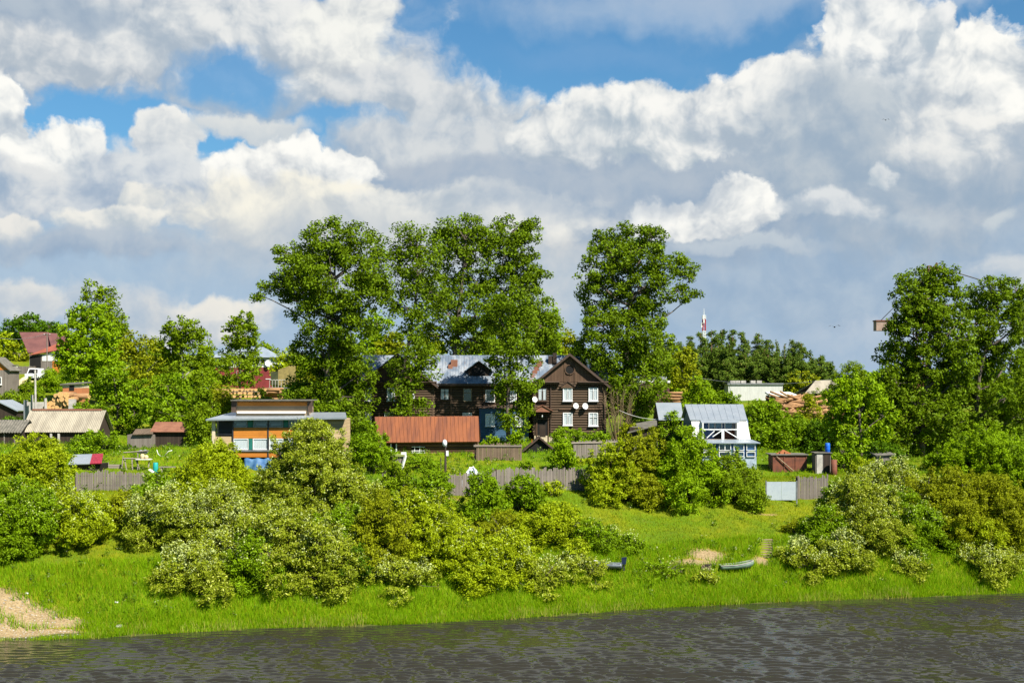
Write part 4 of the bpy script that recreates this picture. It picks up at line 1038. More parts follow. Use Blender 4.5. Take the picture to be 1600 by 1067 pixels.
c_=mixc(t_,n1.ss(.40,.62),(.12,.155,.20),(.28,.305,.33)); c_=mixc(t_,n2.ss(.55,.75,0,.7),c_,(.22,.13,.08))
out(t_,bsdf(t_,c_,.45,.25,.5,n2,.15,.01)); M['worn_roof']=m
mr.build('roof',m,r)
MB().box(xl1-.2,xr0+.2,ym-.78,ym-.7,eave-.42,eave-.16).build('fascia',M['trim'],r)
# broken patch of tiles by the right wing, chimney stubs
mb=MB()
for i in range(40):
    f_=(i+.5)/40*.72; u=x(830,3)+(x(850,3)-x(830,3))*f_+rng.uniform(-.12,.12); yy=ym+(yr-ym)*f_; zz=eave+(zr-eave)*f_
    mb.box(u-.25,u+.25,yy-.2,yy+.1,zz-.1,zz+rng.uniform(.12,.3))
mb.build('roof_rubble',M['roof_rust'],r)
mb=MB(); mb.box(x(861,4)-.3,x(861,4)+.25,4.4,5,zr-1.2,zr-.1).box(x(866,4)-.15,x(866,4)+.3,4.3,4.9,zr-1.2,zr+.25).build('chimney',M['darkwood'],r)
mb=MB(); cx=x(710,4); mb.box(cx-.4,cx+.35,4.0,4.6,zr-1.6,zr-.55).box(cx-.7,cx-.2,3.7,4.1,zr-1.8,zr-1.1).build('chimney',M['roof_rust'],r)
mb=MB(); cx=x(920,2.5); mb.tube([(cx,2.5,eave),(cx,2.5,z(566,2.5))],.24,10).tube([(cx,2.5,z(566,2.5)),(cx,2.5,z(561,2.5))],[.36,.36],10).build('chimney',M['roof_zinc'],r)
# dormer
dx0,dx1=x(729,3),x(768,3); yd=ym+.4; zd0,zd1=z(591,2.6),z(563,2.6)
dm=MB(); dm.box(dx0+.25,dx1-.25,yd,yd+2.6,eave,zd0+1.1).prism([(dx0+.1,zd0+1.05),(dx1-.1,zd0+1.05),((dx0+dx1)/2,zd1-.1)],yd+.02,yd+2.6)
dm=dm.build('dormer',M['darkwood'],r)
gable_roof_z(dm,'dormer_roof',dx0+.05,dx1-.05,yd,yd+3.2,zd0+1.0,zd1,.3,M['roof_met'],.08,.4)
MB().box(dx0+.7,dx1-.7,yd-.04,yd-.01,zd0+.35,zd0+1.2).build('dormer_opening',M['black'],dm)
# windows: right wing
for px0,px1,py0,py1,mt,cu in ((841.5,853.5,607,625,'trim',True),(881,893,607,625,'white',True),(921,933,607,625,'white',True),(881,893,646,663,'white',True),(921,933,646,664,'white',True)):
    window(r,x(px0),x(px1),z(py1),z(py0),-.02,mt,cu,.10,True,1,1 if py0>640 and px0>900 else 0)
for px0,px1,py0,py1 in ((572,579,607,625),(606,616,607,625),(572,579,645,662),(602,613,645,662)):
    window(r,x(px0),x(px1),z(py1),z(py0),-.02,'white',True,.09)
for px0,px1,py0,py1,mt,cu in ((689,701,608,624,'trim',True),(725,736,608,626,'rawwood',False),(760,772,610,627,'white',False),(724,736,646,660,'white',True),(795,806,610,627,'white',True)):
    window(r,x(px0,ym),x(px1,ym),z(py1,ym),z(py0,ym),ym-.02,mt,cu,.09,False,1 if cu else 0,1)
# little pediment over the middle window, drip boards over the lower ones
c=x(887); zt=z(602)
pd=MB().prism([(c-.78,zt-.3),(c+.78,zt-.3),(c+.78,zt-.12),(c,zt+.38),(c-.78,zt-.12)],-.22,0).build('pediment',M['gable'],r)
gable_roof_z(pd,'pediment_roof',c-.72,c+.72,-.2,0,zt-.08,zt+.42,.12,M['trim'],.06,.12)
for c in (x(887),x(927)): MB().hexa([(c-.95,-.14,z(640)),(c+.95,-.14,z(640)),(c+.95,0,z(640)),(c-.95,0,z(640))],[(c-.95,-.14,z(639)),(c+.95,-.14,z(639)),(c+.95,0,z(638.4)),(c-.95,0,z(638.4))]).build('drip_board',M['gable'],r)
# door with a small canopy
dx0,dx1=x(839.5),x(856); 
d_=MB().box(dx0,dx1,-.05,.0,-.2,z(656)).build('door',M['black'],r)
MB().box(dx0-.12,dx0,-.12,0,-.2,z(655)).box(dx1,dx1+.12,-.12,0,-.2,z(655)).box(dx0-.12,dx1+.12,-.12,0,z(655),z(654)+.05).build('door_frame',M['gable'],d_)
MB().box(dx0+.25,dx1-.25,-.07,-.052,.6,z(664)).build('door_leaf',M['darkwood'],d_)
cx=x(847); zc=z(643)
cn=MB().prism([(cx-1.15,zc-.02),(cx+1.15,zc-.02),(cx+1.15,zc+.08),(cx,zc+.72),(cx-1.15,zc+.08)],-1.0,-.0).build('canopy',M['roof_rust'],r)
gable_roof_z(cn,'canopy_roof',cx-1.1,cx+1.1,-1,0,zc+.12,zc+.72,.12,M['roof_rust'],.06,.12)
MB().tube([(cx,-1,z(648)-.2),(cx,-1,z(648))],.05,5).ball((cx-.0,-.3,z(651)),.11,8,6).build('porch_lamp',M['lampw'],cn)
MB().tube([(cx-1.0,-.9,zc-.02),(cx-1.0,-.02,zc-.8)],.05,5).tube([(cx+1.0,-.9,zc-.02),(cx+1.0,-.02,zc-.8)],.05,5).build('bracket',M['trim'],cn)
for px,py,rr in ((899.5,634,.31),(914,634.5,.33),(835.5,624,.30),(644,619,.32)): dish(r,x(px),-.02,z(py),rr)
# gutter pipe
MB().tube([(xr1+.05,-.1,0),(xr1-.02,-.1,eave)],.05,6).tube([(xr0+1.75,-.14,.8),(xr0+1.75,-.14,eave)],.05,6).build('drainpipe',M['trim'],r)
# blue boarded part
bx0,bx1=x(749,1.2),x(826,1.2); bz=z(638,1.2)
e=MB().box(bx0,bx1,1.0,ym,-.8,bz).build('blue_extension',M['blue'],r)
MB().slab([(bx0-.15,.75,bz+.05),(bx1+.15,.75,bz+.05),(bx1+.15,ym,bz+.3),(bx0-.15,ym,bz+.3)],.06).build('extension_roof',M['trim'],e)
MB().box(bx0,bx0+.14,.97,1.0,-.4,bz).box(bx1-.14,bx1,.97,1.0,-.4,bz).box(bx0,bx1,.975,1.0,bz-.2,bz-.02).build('corner_board',M['bluep'],e)
window(r,x(760,1),x(771.5,1),z(664,1),z(648,1),.98,'white',True,.12,True,1)
window(r,x(806,1),x(815,1),z(664,1),z(648,1),.98,'white',True,.12,True,1)

# ------------------------------------------------------------------ red roofed log barn
B=Bd('log_barn','low log barn under a long oxide red sheet roof, in front of the log house','barn',667,141,713)
x,z=B.x,B.z; r=B.root; D=6.2
x0,x1=x(600),x(745); ze=z(689); yr=3.3; zr=z(651,yr)
mb=MB().box(x0,x1,.13,D,-1,ze-.1); logs(mb,x0,x1,.13,-.35,ze-.05,.26,.2)
mb.prism([(x0,0),(x1,0),(x1,0.01),(x0,.01)],D-.2,D)
mb.build('wall',M['log_l'],r)
for xx in (x0+.02,x1-.14):      # gable triangles
    MB().add([(xx,.1,ze-.1),(xx,D,ze-.1),(xx,yr,zr-.15),(xx+.12,.1,ze-.1),(xx+.12,D,ze-.1),(xx+.12,yr,zr-.15)],[(0,1,2),(5,4,3),(0,3,4,1),(1,4,5,2),(2,5,3,0)]).build('gable',M['darkwood'],r)
rl,rr_=x(586,1),x(749)
mb=MB().slab([(x(590),-.6,ze-.12),(rr_+.02,-.6,ze-.02),(x(747.5,yr),yr,zr+.07),(x(585.5,yr),yr,zr)],.06)
mb.slab([(rr_,D+.5,ze-.1),(rl,D+.5,ze-.1),(x(585.5,yr),yr,zr),(x(747.5,yr),yr,zr+.07)],.06)
n=26
for i in range(1,n):
    u=i/n; a=Vector((x(590),-.6,ze-.12)).lerp(Vector((rr_,-.6,ze-.02)),u); b_=Vector((x(585.5,yr),yr,zr)).lerp(Vector((x(747.5,yr),yr,zr+.07)),u)
    mb.hexa([a+Vector((-.02,0,0)),a+Vector((.02,0,0)),b_+Vector((.02,0,0)),b_+Vector((-.02,0,0))],[a+Vector((-.015,0,.045)),a+Vector((.015,0,.045)),b_+Vector((.015,0,.045)),b_+Vector((-.015,0,.045))])
mb.build('roof',M['roof_red'],r)
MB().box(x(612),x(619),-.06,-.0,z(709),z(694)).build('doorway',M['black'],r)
mb=MB(); 
for q in (611,619.5): mb.box(x(q)-.06,x(q)+.06,-.14,-.02,z(711),z(693))
mb.build('door_post',M['white'],r)
mb=MB()
for q in (648,656): mb.box(x(q)-.03,x(q)+.03,-.10,-.02,z(708),z(697))
for q in (698,704,707): mb.box(x(643),x(664),-.12,-.06,z(q)-.03,z(q)+.03)
mb.build('window_bars',M['white'],r)
MB().box(x(643),x(664),-.04,-.01,z(708),z(697)).build('window_opening',M['black'],r)

# ------------------------------------------------------------------ dark cellar hut with a steep little roof
C=Bd('cellar_hut','small black weathered hut with a steep gable roof in front of the house door','shed',843,142.5,716)
x,z=C.x,C.z; r=C.root; a,b=x(821),x(864); pk=z(683); ev=z(701)
MB().box(a+.1,b-.1,.05,3,-.6,ev).prism([(a+.1,ev),(b-.1,ev),((a+b)/2,pk-.08)],.05,3).build('wall',M['darkwood'],r)
gable_roof_z(r,'roof',a,b,0,3.1,ev,pk,.35,M['trim'],.12,.35)
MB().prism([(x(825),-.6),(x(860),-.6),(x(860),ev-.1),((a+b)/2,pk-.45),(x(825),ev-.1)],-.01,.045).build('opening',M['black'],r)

# ------------------------------------------------------------------ timber clad house with the glazed veranda
T=Bd('timber_clad_house','flat roofed house with orange board bands and a long glazed veranda','house',435,128,740)
x,z=T.x,T.z; r=T.root; D=5.2
x0,x1=x(331),x(537); xm0,xm1=x(364),x(474); zt=z(655)
MB().box(x0+.1,x1,1.6,D,-1,zt).build('core_wall',M['palewood'],r)
MB().box(x(474)+.02,x1,.0,1.6,-1,zt).build('wall',M['palewood'],r)
MB().box(x(480),x1-.02,-.03,-.002,z(669),zt).build('grey_board_band',M['rawwood'],r)
# balcony stack: upper glazing, orange band, lower glazing, orange band
MB().box(xm0,xm1,.0,.14,z(684.5),z(668)).build('orange_band',M['orangewood'],r)
MB().box(xm0,xm1,.0,.14,z(714),z(704)).build('orange_band',M['orangewood'],r)
MB().box(xm0-.1,xm1,-.12,.2,z(705),z(703)).build('ledge',M['greymet'],r)
for pz0,pz1,cur in ((667.5,656,False),(702.5,685,True)):
    cells=[364,387,395,419,443,450,474] if not cur else [364,388.5,394.5,420,443,450,474]
    for i in range(6):
        a,b=x(cells[i])+.03,x(cells[i+1])-.03
        if cells[i+1]-cells[i]<9: MB().box(a-.02,b+.02,.02,.10,z(pz0),z(pz1)).build('green_panel',M['green'],r); continue
        wn=MB().box(a,b,.0,.1,z(pz0),z(pz0)+.07).box(a,b,.0,.1,z(pz1)-.07,z(pz1)).box(a,a+.06,0,.1,z(pz0)+.07,z(pz1)-.07).box(b-.06,b,0,.1,z(pz0)+.07,z(pz1)-.07).build('window',M['greymet'] if not cur else M['white'],r)
        MB().box(a+.06,b-.06,.04,.05,z(pz0)+.07,z(pz1)-.07).build('pane',M['glass'],wn)
        if cur: MB().box(a+.06,b-.06,.065,.075,z(pz0)+.08,z(pz1)-.08).build('curtain',M['curtain'],wn)
        else: MB().box(a+.1,b-.3,.9,.95,z(pz0)+.1,z(pz1)-.3).build('blind',M['greymet'],wn)
mb=MB()
for q in (364,419,474): mb.box(x(q)-.06,x(q)+.06,-.06,.0,z(735),zt)
mb.build('post',M['darkmet'],r)
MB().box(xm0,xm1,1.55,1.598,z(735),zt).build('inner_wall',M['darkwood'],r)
# left open porch
MB().box(x(331),x(336),0,.3,-1,zt).build('corner_pillar',M['cream'],r)
MB().box(x(336),x(364),.05,.15,z(714),z(682)).build('porch_parapet',M['palewood'],r)
mb=MB(); mb.box(x(336),x(364),.0,.06,z(679),z(678)).box(x(336),x(364),.0,.06,z(673),z(672)); mb.build('porch_railing',M['darkmet'],r)
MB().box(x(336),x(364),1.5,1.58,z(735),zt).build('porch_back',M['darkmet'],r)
# roof sheet: shallow slope, turned-down left hip
mb=MB(); zl=z(652.5); ys=4.0
mb.slab([(x(324),-.7,z(654.5)),(x(543),-.7,z(652)),(x(540,ys),ys,z(644,ys)),(x(362,ys),ys,z(644,ys))],.14)
mb.build('roof',M['roof_zinc'],r)
mb=MB().box(x(364),x(478),1.5,4.9,z(648,1.5)-.2,z(626,1.5)); mb.build('roof_room',M['rawwood'],r)
MB().box(x(366),x(476),1.44,1.49,z(634,1.5),z(628,1.5)).build('ochre_band',M['orangewood'],r)
MB().box(x(366),x(474),1.30,1.49,z(645.5,1.5),z(642.5,1.5)).build('white_flashing',M['white'],r)
MB().box(x(357),x(484),.9,5.2,z(626,1.5),z(625,1.5)+.02).build('roof_room_roof',M['slate_d'],r)
for q0,q1 in ((357,363.9),(478.1,484)): MB().box(x(q0),x(q1),1.3,1.6,z(644,1.5),z(626,1.5)).build('side_board',M['trim'],r)
window(r,x(502),x(507),z(700),z(687),-.004,'white',False,.06,False,0)
tp_=MB(); o_=on(402,740)
g=Bd('blue_tarpaulin','blue tarpaulin hung under the left end of the glazed veranda','tarpaulin',400,126.8,738)
mb=MB(); n=14; vs=[];fs=[]
for i in range(n+1):
    for j in range(5):
        u=i/n; vs.append((g.x(382)+(g.x(424)-g.x(382))*u,.08*math.sin(u*21+j)+.05*j*math.sin(u*9)-.1*j,g.z(716)-(g.z(716)-g.z(737))*j/4+.06*math.sin(u*16)))
for i in range(n):
    for j in range(4): fs.append((i*5+j,i*5+j+1,(i+1)*5+j+1,(i+1)*5+j))
mb.add(vs,fs); me=mb.mesh('tarpaulin_sheet',M['tarp'],True); o=link('sheet',me,g.root); so_=o.modifiers.new('thick','SOLIDIFY'); so_.thickness=.02

# ------------------------------------------------------------------ mansard house on the right
D_=Bd('mansard_house','white mansard house with a pale zinc roof, open balcony and blue glazed porch','house',1127,141,722)
x,z=D_.x,D_.z; r=D_.root
x0,x1=x(1080),x(1172)
yk,yrg=.55,4.2; zk=z(655,yk); zrr=z(631.5,yrg)
# upper roof slope (both sides), lower steep front left and right of the balcony opening
up=MB().slab([(x(1078,yk),yk-.15,zk-.05),(x(1167,yk),yk-.15,zk-.05),(x(1161,yrg),yrg,zrr),(x(1070,yrg),yrg,zrr)],.08)
up.slab([(x(1167,yk),2*yrg-yk,zk),(x(1078,yk),2*yrg-yk,zk),(x(1070,yrg),yrg,zrr),(x(1161,yrg),yrg,zrr)],.08)
n=9
for i in range(1,n):
    u=i/n; a=Vector((x(1078,yk),yk-.15,zk-.05)).lerp(Vector((x(1167,yk),yk-.15,zk-.05)),u); b_=Vector((x(1070,yrg),yrg,zrr)).lerp(Vector((x(1161,yrg),yrg,zrr)),u); e_=Vector((.012,0,0)); h_=Vector((0,0,.03))
    up.hexa([a-e_,a+e_,b_+e_,b_-e_],[a-e_+h_,a+e_+h_,b_+e_+h_,b_-e_+h_])
up.build('roof',M['roof_zinc'],r)
zl=z(686); 
for p0,p1,q0,q1 in ((1080,1098,1082,1098),(1153,1167,1153,1172)):
    st=MB().ribbed((x(q0),-.35,zl),(x(q1),-.35,zl),(x(p1,yk),yk,zk-.06),(x(p0,yk),yk,zk-.06),7,.012,.06); st.build('steep_roof_side',M['whitewash'],r)
mb=MB().slab([(x(1096),-.1,zk-.30),(x(1154),-.1,zk-.30),(x(1156,yk),yk,zk-.04),(x(1094,yk),yk,zk-.04)],.06).build('balcony_eave',M['roof_zinc'],r)
# body: left and right end walls follow the mansard outline
prof=[(-.3,zl-3.2),(-.3,zl),(yk+.05,zk-.14),(yrg,zrr-.16),(2*yrg-yk,zk-.14),(2*yrg+.3,zl),(2*yrg+.3,zl-3.2)]
for xx in (x(1083),x(1168)):
    v=[(xx,a,b) for a,b in prof]+[(xx+.14,a,b) for a,b in prof]; m_=len(prof)
    MB().add(v,[tuple(range(m_)),tuple(range(2*m_-1,m_-1,-1))]+[(i,(i+1)%m_,(i+1)%m_+m_,i+m_) for i in range(m_)]).build('end_wall',M['bluep'],r)
MB().box(x(1083)+.14,x(1168),.0+1.3,8,-1.2,zk-.35).build('wall',M['bluep'],r)
MB().box(x(1083)+.14,x(1168),-.3,1.3,zl-.25,zl-.02).build('balcony_floor',M['greywood_h'],r)
for a,b,c_ in ((1108,1116,'glass'),(1118,1127,'glass'),(1133,1144,'glass'),(1145,1149,'glass')):
    window(r,x(a,1.3),x(b,1.3),z(671,1.3),z(658.5,1.3),1.28,'white',False,.10,False,0,back='bluep')
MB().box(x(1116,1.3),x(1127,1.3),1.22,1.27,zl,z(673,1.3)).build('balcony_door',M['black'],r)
MB().box(x(1130,1.3),x(1150,1.3),1.22,1.27,zl,z(673,1.3)).build('balcony_panel',M['rust'],r)
MB().box(x(1151),x(1153),-.2,1.27,zl,zk-.34).box(x(1097),x(1099),-.2,1.27,zl,zk-.34).build('balcony_cheek',M['whitewash'],r)
mb=MB(); yy=-.2
mb.box(x(1099),x(1151),yy-.04,yy+.04,z(671.5),z(670))
for a,b in (((1113,682),(1128,672)),((1132,672),(1152,684)),((1104,684),(1116,673))): mb.tube([(x(a[0]),yy,z(a[1])),(x(b[0]),yy,z(b[1]))],.05,5)
mb.box(x(1127),x(1131),yy-.03,yy+.03,zl,z(671)); mb.build('balcony_railing',M['white'],r)
# porch
y0=-2.6; px0,px1=x(1098,y0),x(1182,y0); pz=z(691,y0)
MB().slab([(x(1093,y0),y0-.35,pz-.02),(x(1187,y0),y0-.35,pz-.02),(x(1174),-.28,zl-.03),(x(1094),-.28,zl-.03)],.08).build('porch_roof',M['roof_met'],r)
MB().box(px0,px1,y0,-.32,-1.6,z(713,y0)).build('porch_base',M['bluegrey'],r)
mb=MB()
for q in (1098,1115,1121,1142.5,1145,1163,1165,1181): mb.box(x(q,y0)-.08,x(q,y0)+.08,y0-.02,y0+.14,z(713,y0),pz-.02)
mb.box(px0,px1,y0,y0+.12,pz-.32,pz-.05); mb.build('porch_frame',M['bluep'],r)
for a,b,bk in ((1100,1113,'glass'),(1124,1141,'glass'),(1147,1161.5,'teal'),(1167,1179,'teal')):
    for p0,p1 in ((703,694),(712,705)):
        window(r,x(a,y0),x(b,y0),z(p1+9 if p0==703 else 712,y0) if False else z(p0,y0),z(p1,y0) if p0==703 else z(705.5,y0)+.0,y0-.03,'white',False,.06,False,1 if a==1124 else 0,back='black' if bk=='glass' else 'bluep') if p0==703 else window(r,x(a,y0),x(b,y0),z(712.5,y0),z(706.5,y0),y0-.03,'white',False,.06,False,0,back='black' if bk=='glass' else 'bluep')
# small grey roofed shed and lean-to left of it
S=Bd('grey_roof_shed','dark shed with a plain grey sheet roof left of the mansard house','shed',1045,150,664)
x,z=S.x,S.z; r=S.root; zr=z(629,3); ze=z(656)
MB().box(x(1029),x(1066),.1,5.5,-2,ze-.05).build('wall',M['darkwood'],r)
MB().add([(x(1029),.1,ze-.1),(x(1029),5.5,ze-.1),(x(1029),3,zr-.15),(x(1029)+.1,.1,ze-.1),(x(1029)+.1,5.5,ze-.1),(x(1029)+.1,3,zr-.15)],[(0,1,2),(5,4,3),(0,3,4,1),(1,4,5,2),(2,5,3,0)]).build('gable',M['darkwood'],r)
MB().slab([(x(1029),-.25,ze),(x(1068),-.25,ze),(x(1064,3),3,zr),(x(1024.5,3),3,zr)],.06).slab([(x(1068),6,ze),(x(1029),6,ze),(x(1024.5,3),3,zr),(x(1064,3),3,zr)],.06).build('roof',M['roof_zinc'],r)
S=Bd('lean_to','low brown lean-to roof at the left foot of the grey roofed shed','shed',1005,148,682)
x,z=S.x,S.z; r=S.root
MB().box(x(984),x(1024),.1,3,-1,z(668)).build('wall',M['darkwood'],r)
MB().slab([(x(980),-.3,z(676)),(x(1026),-.3,z(664)),(x(1026,3),3,z(655,3)),(x(990,3),3,z(662,3))],.08).build('roof',M['slate_d'],r)

M['polebr']=m_plain('dark_brown_post',(.07,.05,.04),.85)
# ------------------------------------------------------------------ sheds and yards on the left
def ridge_shed(name,label,cat,px0,Y,yb,xw0,xw1,pe,pr,depth,wallm,roofm,xr=None,ribs=0,over=.35,group=None,amp=.03,gablem=None):
    """shed whose long roof slope faces the viewer: wall from xw0 to xw1, eave row pe, ridge row pr"""
    S=Bd(name,label,cat,px0,Y,yb,group); x,z=S.x,S.z; r=S.root; ym=depth/2; ze,zr=z(pe),z(pr,ym)
    a,b=x(xw0),x(xw1); xr=xr or (xw0,xw1); ra,rb=x(xr[0]),x(xr[1])
    MB().box(a,b,0,depth,-1.5,ze-.1).build('wall',wallm,r)
    for q in (a+.01,b-.11): MB().add([(q,0,ze-.1),(q,depth,ze-.1),(q,ym,zr-.15),(q+.1,0,ze-.1),(q+.1,depth,ze-.1),(q+.1,ym,zr-.15)],[(0,1,2),(5,4,3),(0,3,4,1),(1,4,5,2),(2,5,3,0)]).build('gable',gablem or wallm,r)
    s=(zr-ze)/ym; f=[(ra-over,-over,ze-s*over),(rb+over,-over,ze-s*over),(rb+over,ym,zr),(ra-over,ym,zr)]
    bk=[(rb+over,depth+over,ze-s*over),(ra-over,depth+over,ze-s*over),(ra-over,ym,zr),(rb+over,ym,zr)]
    mb=MB()
    if ribs: mb.ribbed(*f,ribs,amp).ribbed(*bk,ribs,amp)
    else: mb.slab(f,.06).slab(bk,.06)
    mb.build('roof',roofm,r); return S
S=ridge_shed('long_shed','long low shed under a beige corrugated roof on the left','shed',95,150,692,39,150,671,641,5.2,M['darkwood'],M['slate'],ribs=44)
x,z=S.x,S.z
MB().box(x(38),x(150),-.16,-.06,z(676),z(673.5)).build('fascia',M['trim'],S.root)
for q in (81,93): MB().box(x(q)-.1,x(q)+.1,-.35,-.15,-.6,z(677)).build('post',M['conc'],S.root)
MB().box(x(38),x(148),2.45,2.7,z(641,2.6)-.02,z(639.5,2.6)+.06).build('ridge_cap',M['roof_rust'],S.root)
S=ridge_shed('shed','mossy dark roofed plank shed at the left edge, below the grey gable roof','shed',10,148,700,-30,30,673,656,4.6,M['darkwood'],M['slate_d'],ribs=16,amp=.05)
for q in (-10,6,22): MB().box(S.x(q),S.x(q)+.12,-.05,.0,-.5,S.z(676)).build('board',M['greywood'],S.root)
S=Bd('gable_shed','grey gable roofed shed at the left edge, above the mossy roofed one','shed',0,172,648); x,z=S.x,S.z
MB().box(x(-40),x(27),0,5,-1.5,z(640)).prism([(x(-40),z(640)),(x(27),z(640)),(x(-4),z(628))],0,5).build('wall',M['darkwood'],S.root)
MB().slab([(x(-4),-.4,z(625)),(x(30),-.4,z(641.5)),(x(30),5.2,z(641.5)),(x(-4),5.2,z(625))],.12).slab([(x(-44),-.4,z(642)),(x(-4),-.4,z(625)),(x(-4),5.2,z(625)),(x(-44),5.2,z(642))],.12).build('roof',M['roof_zinc'],S.root)
S=Bd('plank_gable_house','plank gabled hut with an orange board gable at the left edge','hut',2,205,604); x,z=S.x,S.z
MB().box(x(-35),x(15),0,4,-2,z(578)).build('wall',M['greywood'],S.root)
MB().prism([(x(-35),z(578)),(x(15),z(578)),(x(-8),z(560))],-.02,4).build('gable',M['orangewood'],S.root)
gable_roof_z(S.root,'roof',x(-31),x(15),0,4.2,z(577),z(558),.3,M['slate_d'],.12,.35)
window(S.root,x(-6),x(2),z(600),z(590),-.02,'white',False)
# maroon roofed house on the hillside
S=Bd('maroon_roof_house','hillside house with a faded maroon and red sheet roof and whitish walls','house',75,238,580); x,z=S.x,S.z; r=S.root
MB().box(x(46),x(100),0,7,-2,z(553)).build('wall',M['greywood'],r)
MB().box(x(66),x(92),-.06,-.01,z(564),z(555)).build('whitish_boards',M['whitewash'],r)
MB().box(x(82),x(94),-.05,-.01,-1,z(564)).build('orange_boards',M['orangewood'],r)
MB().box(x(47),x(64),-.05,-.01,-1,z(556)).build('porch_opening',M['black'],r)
yb_=6; MB().slab([(x(40),1.2,z(551)),(x(82),1.2,z(551)),(x(76,yb_),yb_,z(519,yb_)),(x(30,yb_),yb_,z(519,yb_))],.1).slab([(x(76),1.2,z(540)),(x(112),1.2,z(533)),(x(108,yb_),yb_,z(522,yb_)),(x(74,yb_),yb_,z(520,yb_))],.1).build('back_roof',M['roof_maroon'],r)
MB().slab([(x(46),-.5,z(555)),(x(92),-.5,z(547)),(x(114),2.5,z(525)),(x(104),2.5,z(527))],.12).build('front_roof',M['roof_brick'],r)
MB().slab([(x(92),-.5,z(547)),(x(122),-.5,z(550)),(x(122),2.5,z(530)),(x(113),2.5,z(525))],.12).build('front_roof',M['roof_brick'],r)
MB().prism([(x(66),z(556)),(x(98),z(556)),(x(100),z(538)),(x(90),z(545))],-.02,.0).build('gable',M['whitewash'],r)
S=Bd('white_pickup','white van parked beside the sand heap on the left hillside','van',48,228,None); x,z=S.x,S.z; r=S.root
Lx=3.2
MB().hexa([(-1.0,0,.45),(1.0,0,.45),(1.0,4,.45),(-1.0,4,.45)],[(-.98,.05,1.1),(.98,.05,1.1),(.98,4,1.1),(-.98,4,1.1)]).hexa([(-.95,.9,1.1),(.95,.9,1.1),(.95,4,1.1),(-.95,4,1.1)],[(-.8,1.5,2.0),(.8,1.5,2.0),(.8,3.9,2.0),(-.8,3.9,2.0)]).build('body',M['white'],r)
MB().hexa([(-.82,.93,1.16),(.82,.93,1.16),(.82,.98,1.16),(-.82,.98,1.16)],[(-.68,1.38,1.86),(.68,1.38,1.86),(.68,1.43,1.86),(-.68,1.43,1.86)]).build('windscreen',M['black'],r)
for q in (-.75,.75):
    MB().box(q-.2,q+.2,-.03,.01,.72,.92).build('headlight',M['lampw'],r)
    for yy in (.8,3.2): MB().tube([(q*1.2-.1,yy,.34),(q*1.2+.1,yy,.34)],.34,12).build('wheel',M['black'],r)
MB().box(-.45,.45,-.03,.01,.6,.72).build('grille',M['black'],r)
c=at(38,222); mb=MB(); n=18; vs=[(0,0,1.15)]; fs=[]
for i in range(1,6):
    for j in range(n): q=2*math.pi*j/n; rr=i/5*(2.2+.25*math.sin(3*q)); vs.append((rr*math.cos(q),rr*.8*math.sin(q),1.15*(1-i/5)**1.25-.25*(i==5)+.05*rng.normal()))
for j in range(n): fs.append((0,1+j,1+(j+1)%n))
for i in range(4):
    for j in range(n): fs.append((1+i*n+j,1+(i+1)*n+j,1+(i+1)*n+(j+1)%n,1+i*n+(j+1)%n))
o=mb.add(vs,fs).build('sand_heap',M['sandheap'],None,True); o.location=c; tag(o,'heap of yellow sand in front of the white van','sand heap')
S=Bd('parked_trailer','white upright cabin beside the plank gabled hut at the left edge','cabin',17,208,590); x,z=S.x,S.z
MB().box(x(14),x(20),0,2,-1,z(572)).build('wall',M['whitewash'],S.root); MB().slab([(x(13),-.2,z(572)),(x(21),-.2,z(570)),(x(21),2.2,z(569)),(x(13),2.2,z(571))],.08).build('roof',M['slate_d'],S.root)
S=Bd('brick_hut','small orange brick hut with a flat roof and a dark window behind the log pile','hut',113,176,636); x,z=S.x,S.z; r=S.root
MB().box(x(98),x(128),0,3,-1.5,z(606)).build('wall',M['brick'],r)
MB().box(x(98)-.01,x(128)+.01,-.01,2.9,z(606),z(601)).build('whitewashed_course',M['cream'],r)
MB().slab([(x(95),-.3,z(600)),(x(131),-.3,z(598)),(x(131),3.3,z(596)),(x(95),3.3,z(598))],.14).build('roof',M['slate_d'],r)
MB().box(x(108.5),x(116),-.06,-.02,z(610),z(602)).build('window',M['black'],r)
# poles
def pole(label,px,Y,yt,rad=.11,mat='greywood',cat='utility pole',arm=True,lean=.0,yb=None):
    b=at(px,Y); h=CH-(yt-HZ)*Y/F-b.z; root=empty('utility_pole',b,label,cat)
    MB().tube([(0,0,-.5),(lean*h,0,h)],[rad,rad*.75],8).build('post',M[mat],root)
    if arm:
        MB().box(lean*h-.55,lean*h+.55,-.05,.05,h-.4,h-.28).build('crossarm',M['trim'],root)
        for q in (-.45,.45): MB().tube([(lean*h+q,0,h-.28),(lean*h+q,0,h-.12)],[.05,.03],6).build('insulator',M['white'],root)
    return root
pole('tall bare wooden pole in front of the maroon roofed house',73.5,225,520)
pole('pale concrete pole rising behind the long grey roofed shed',56,163,578,.14,'conc',arm=False,lean=-.012)
pole('thin white pole above the pale industrial shed',1159,255,567,.10,'white',arm=False)
pole('thin rusty pole with no wires beside the dark cellar hut',831,143,686,.045,'orangewood',arm=False)
pole('short pale post under the concrete pole, left of the log pile',50,164,617,.2,'conc',cat='post',arm=False)
pole('short pale post at the left end of the log pile',71,164,622,.22,'conc',cat='post',arm=False)
o=Bd('concrete_block','pale upright concrete slab in front of the stacked logs','slab',112,161,642)
MB().box(o.x(107),o.x(117.5),0,.4,-1,o.z(623.5)).build('block',M['conc'],o.root)
o=Bd('concrete_wall','low grey concrete wall left of the stacked logs','wall',55,165,644)
MB().box(o.x(38),o.x(70),0,.3,-1.5,o.z(628)).build('panel',M['conc'],o.root); MB().box(o.x(38)-.05,o.x(42),-.12,.42,-1.5,o.z(625)).build('pier',M['greymet'],o.root)
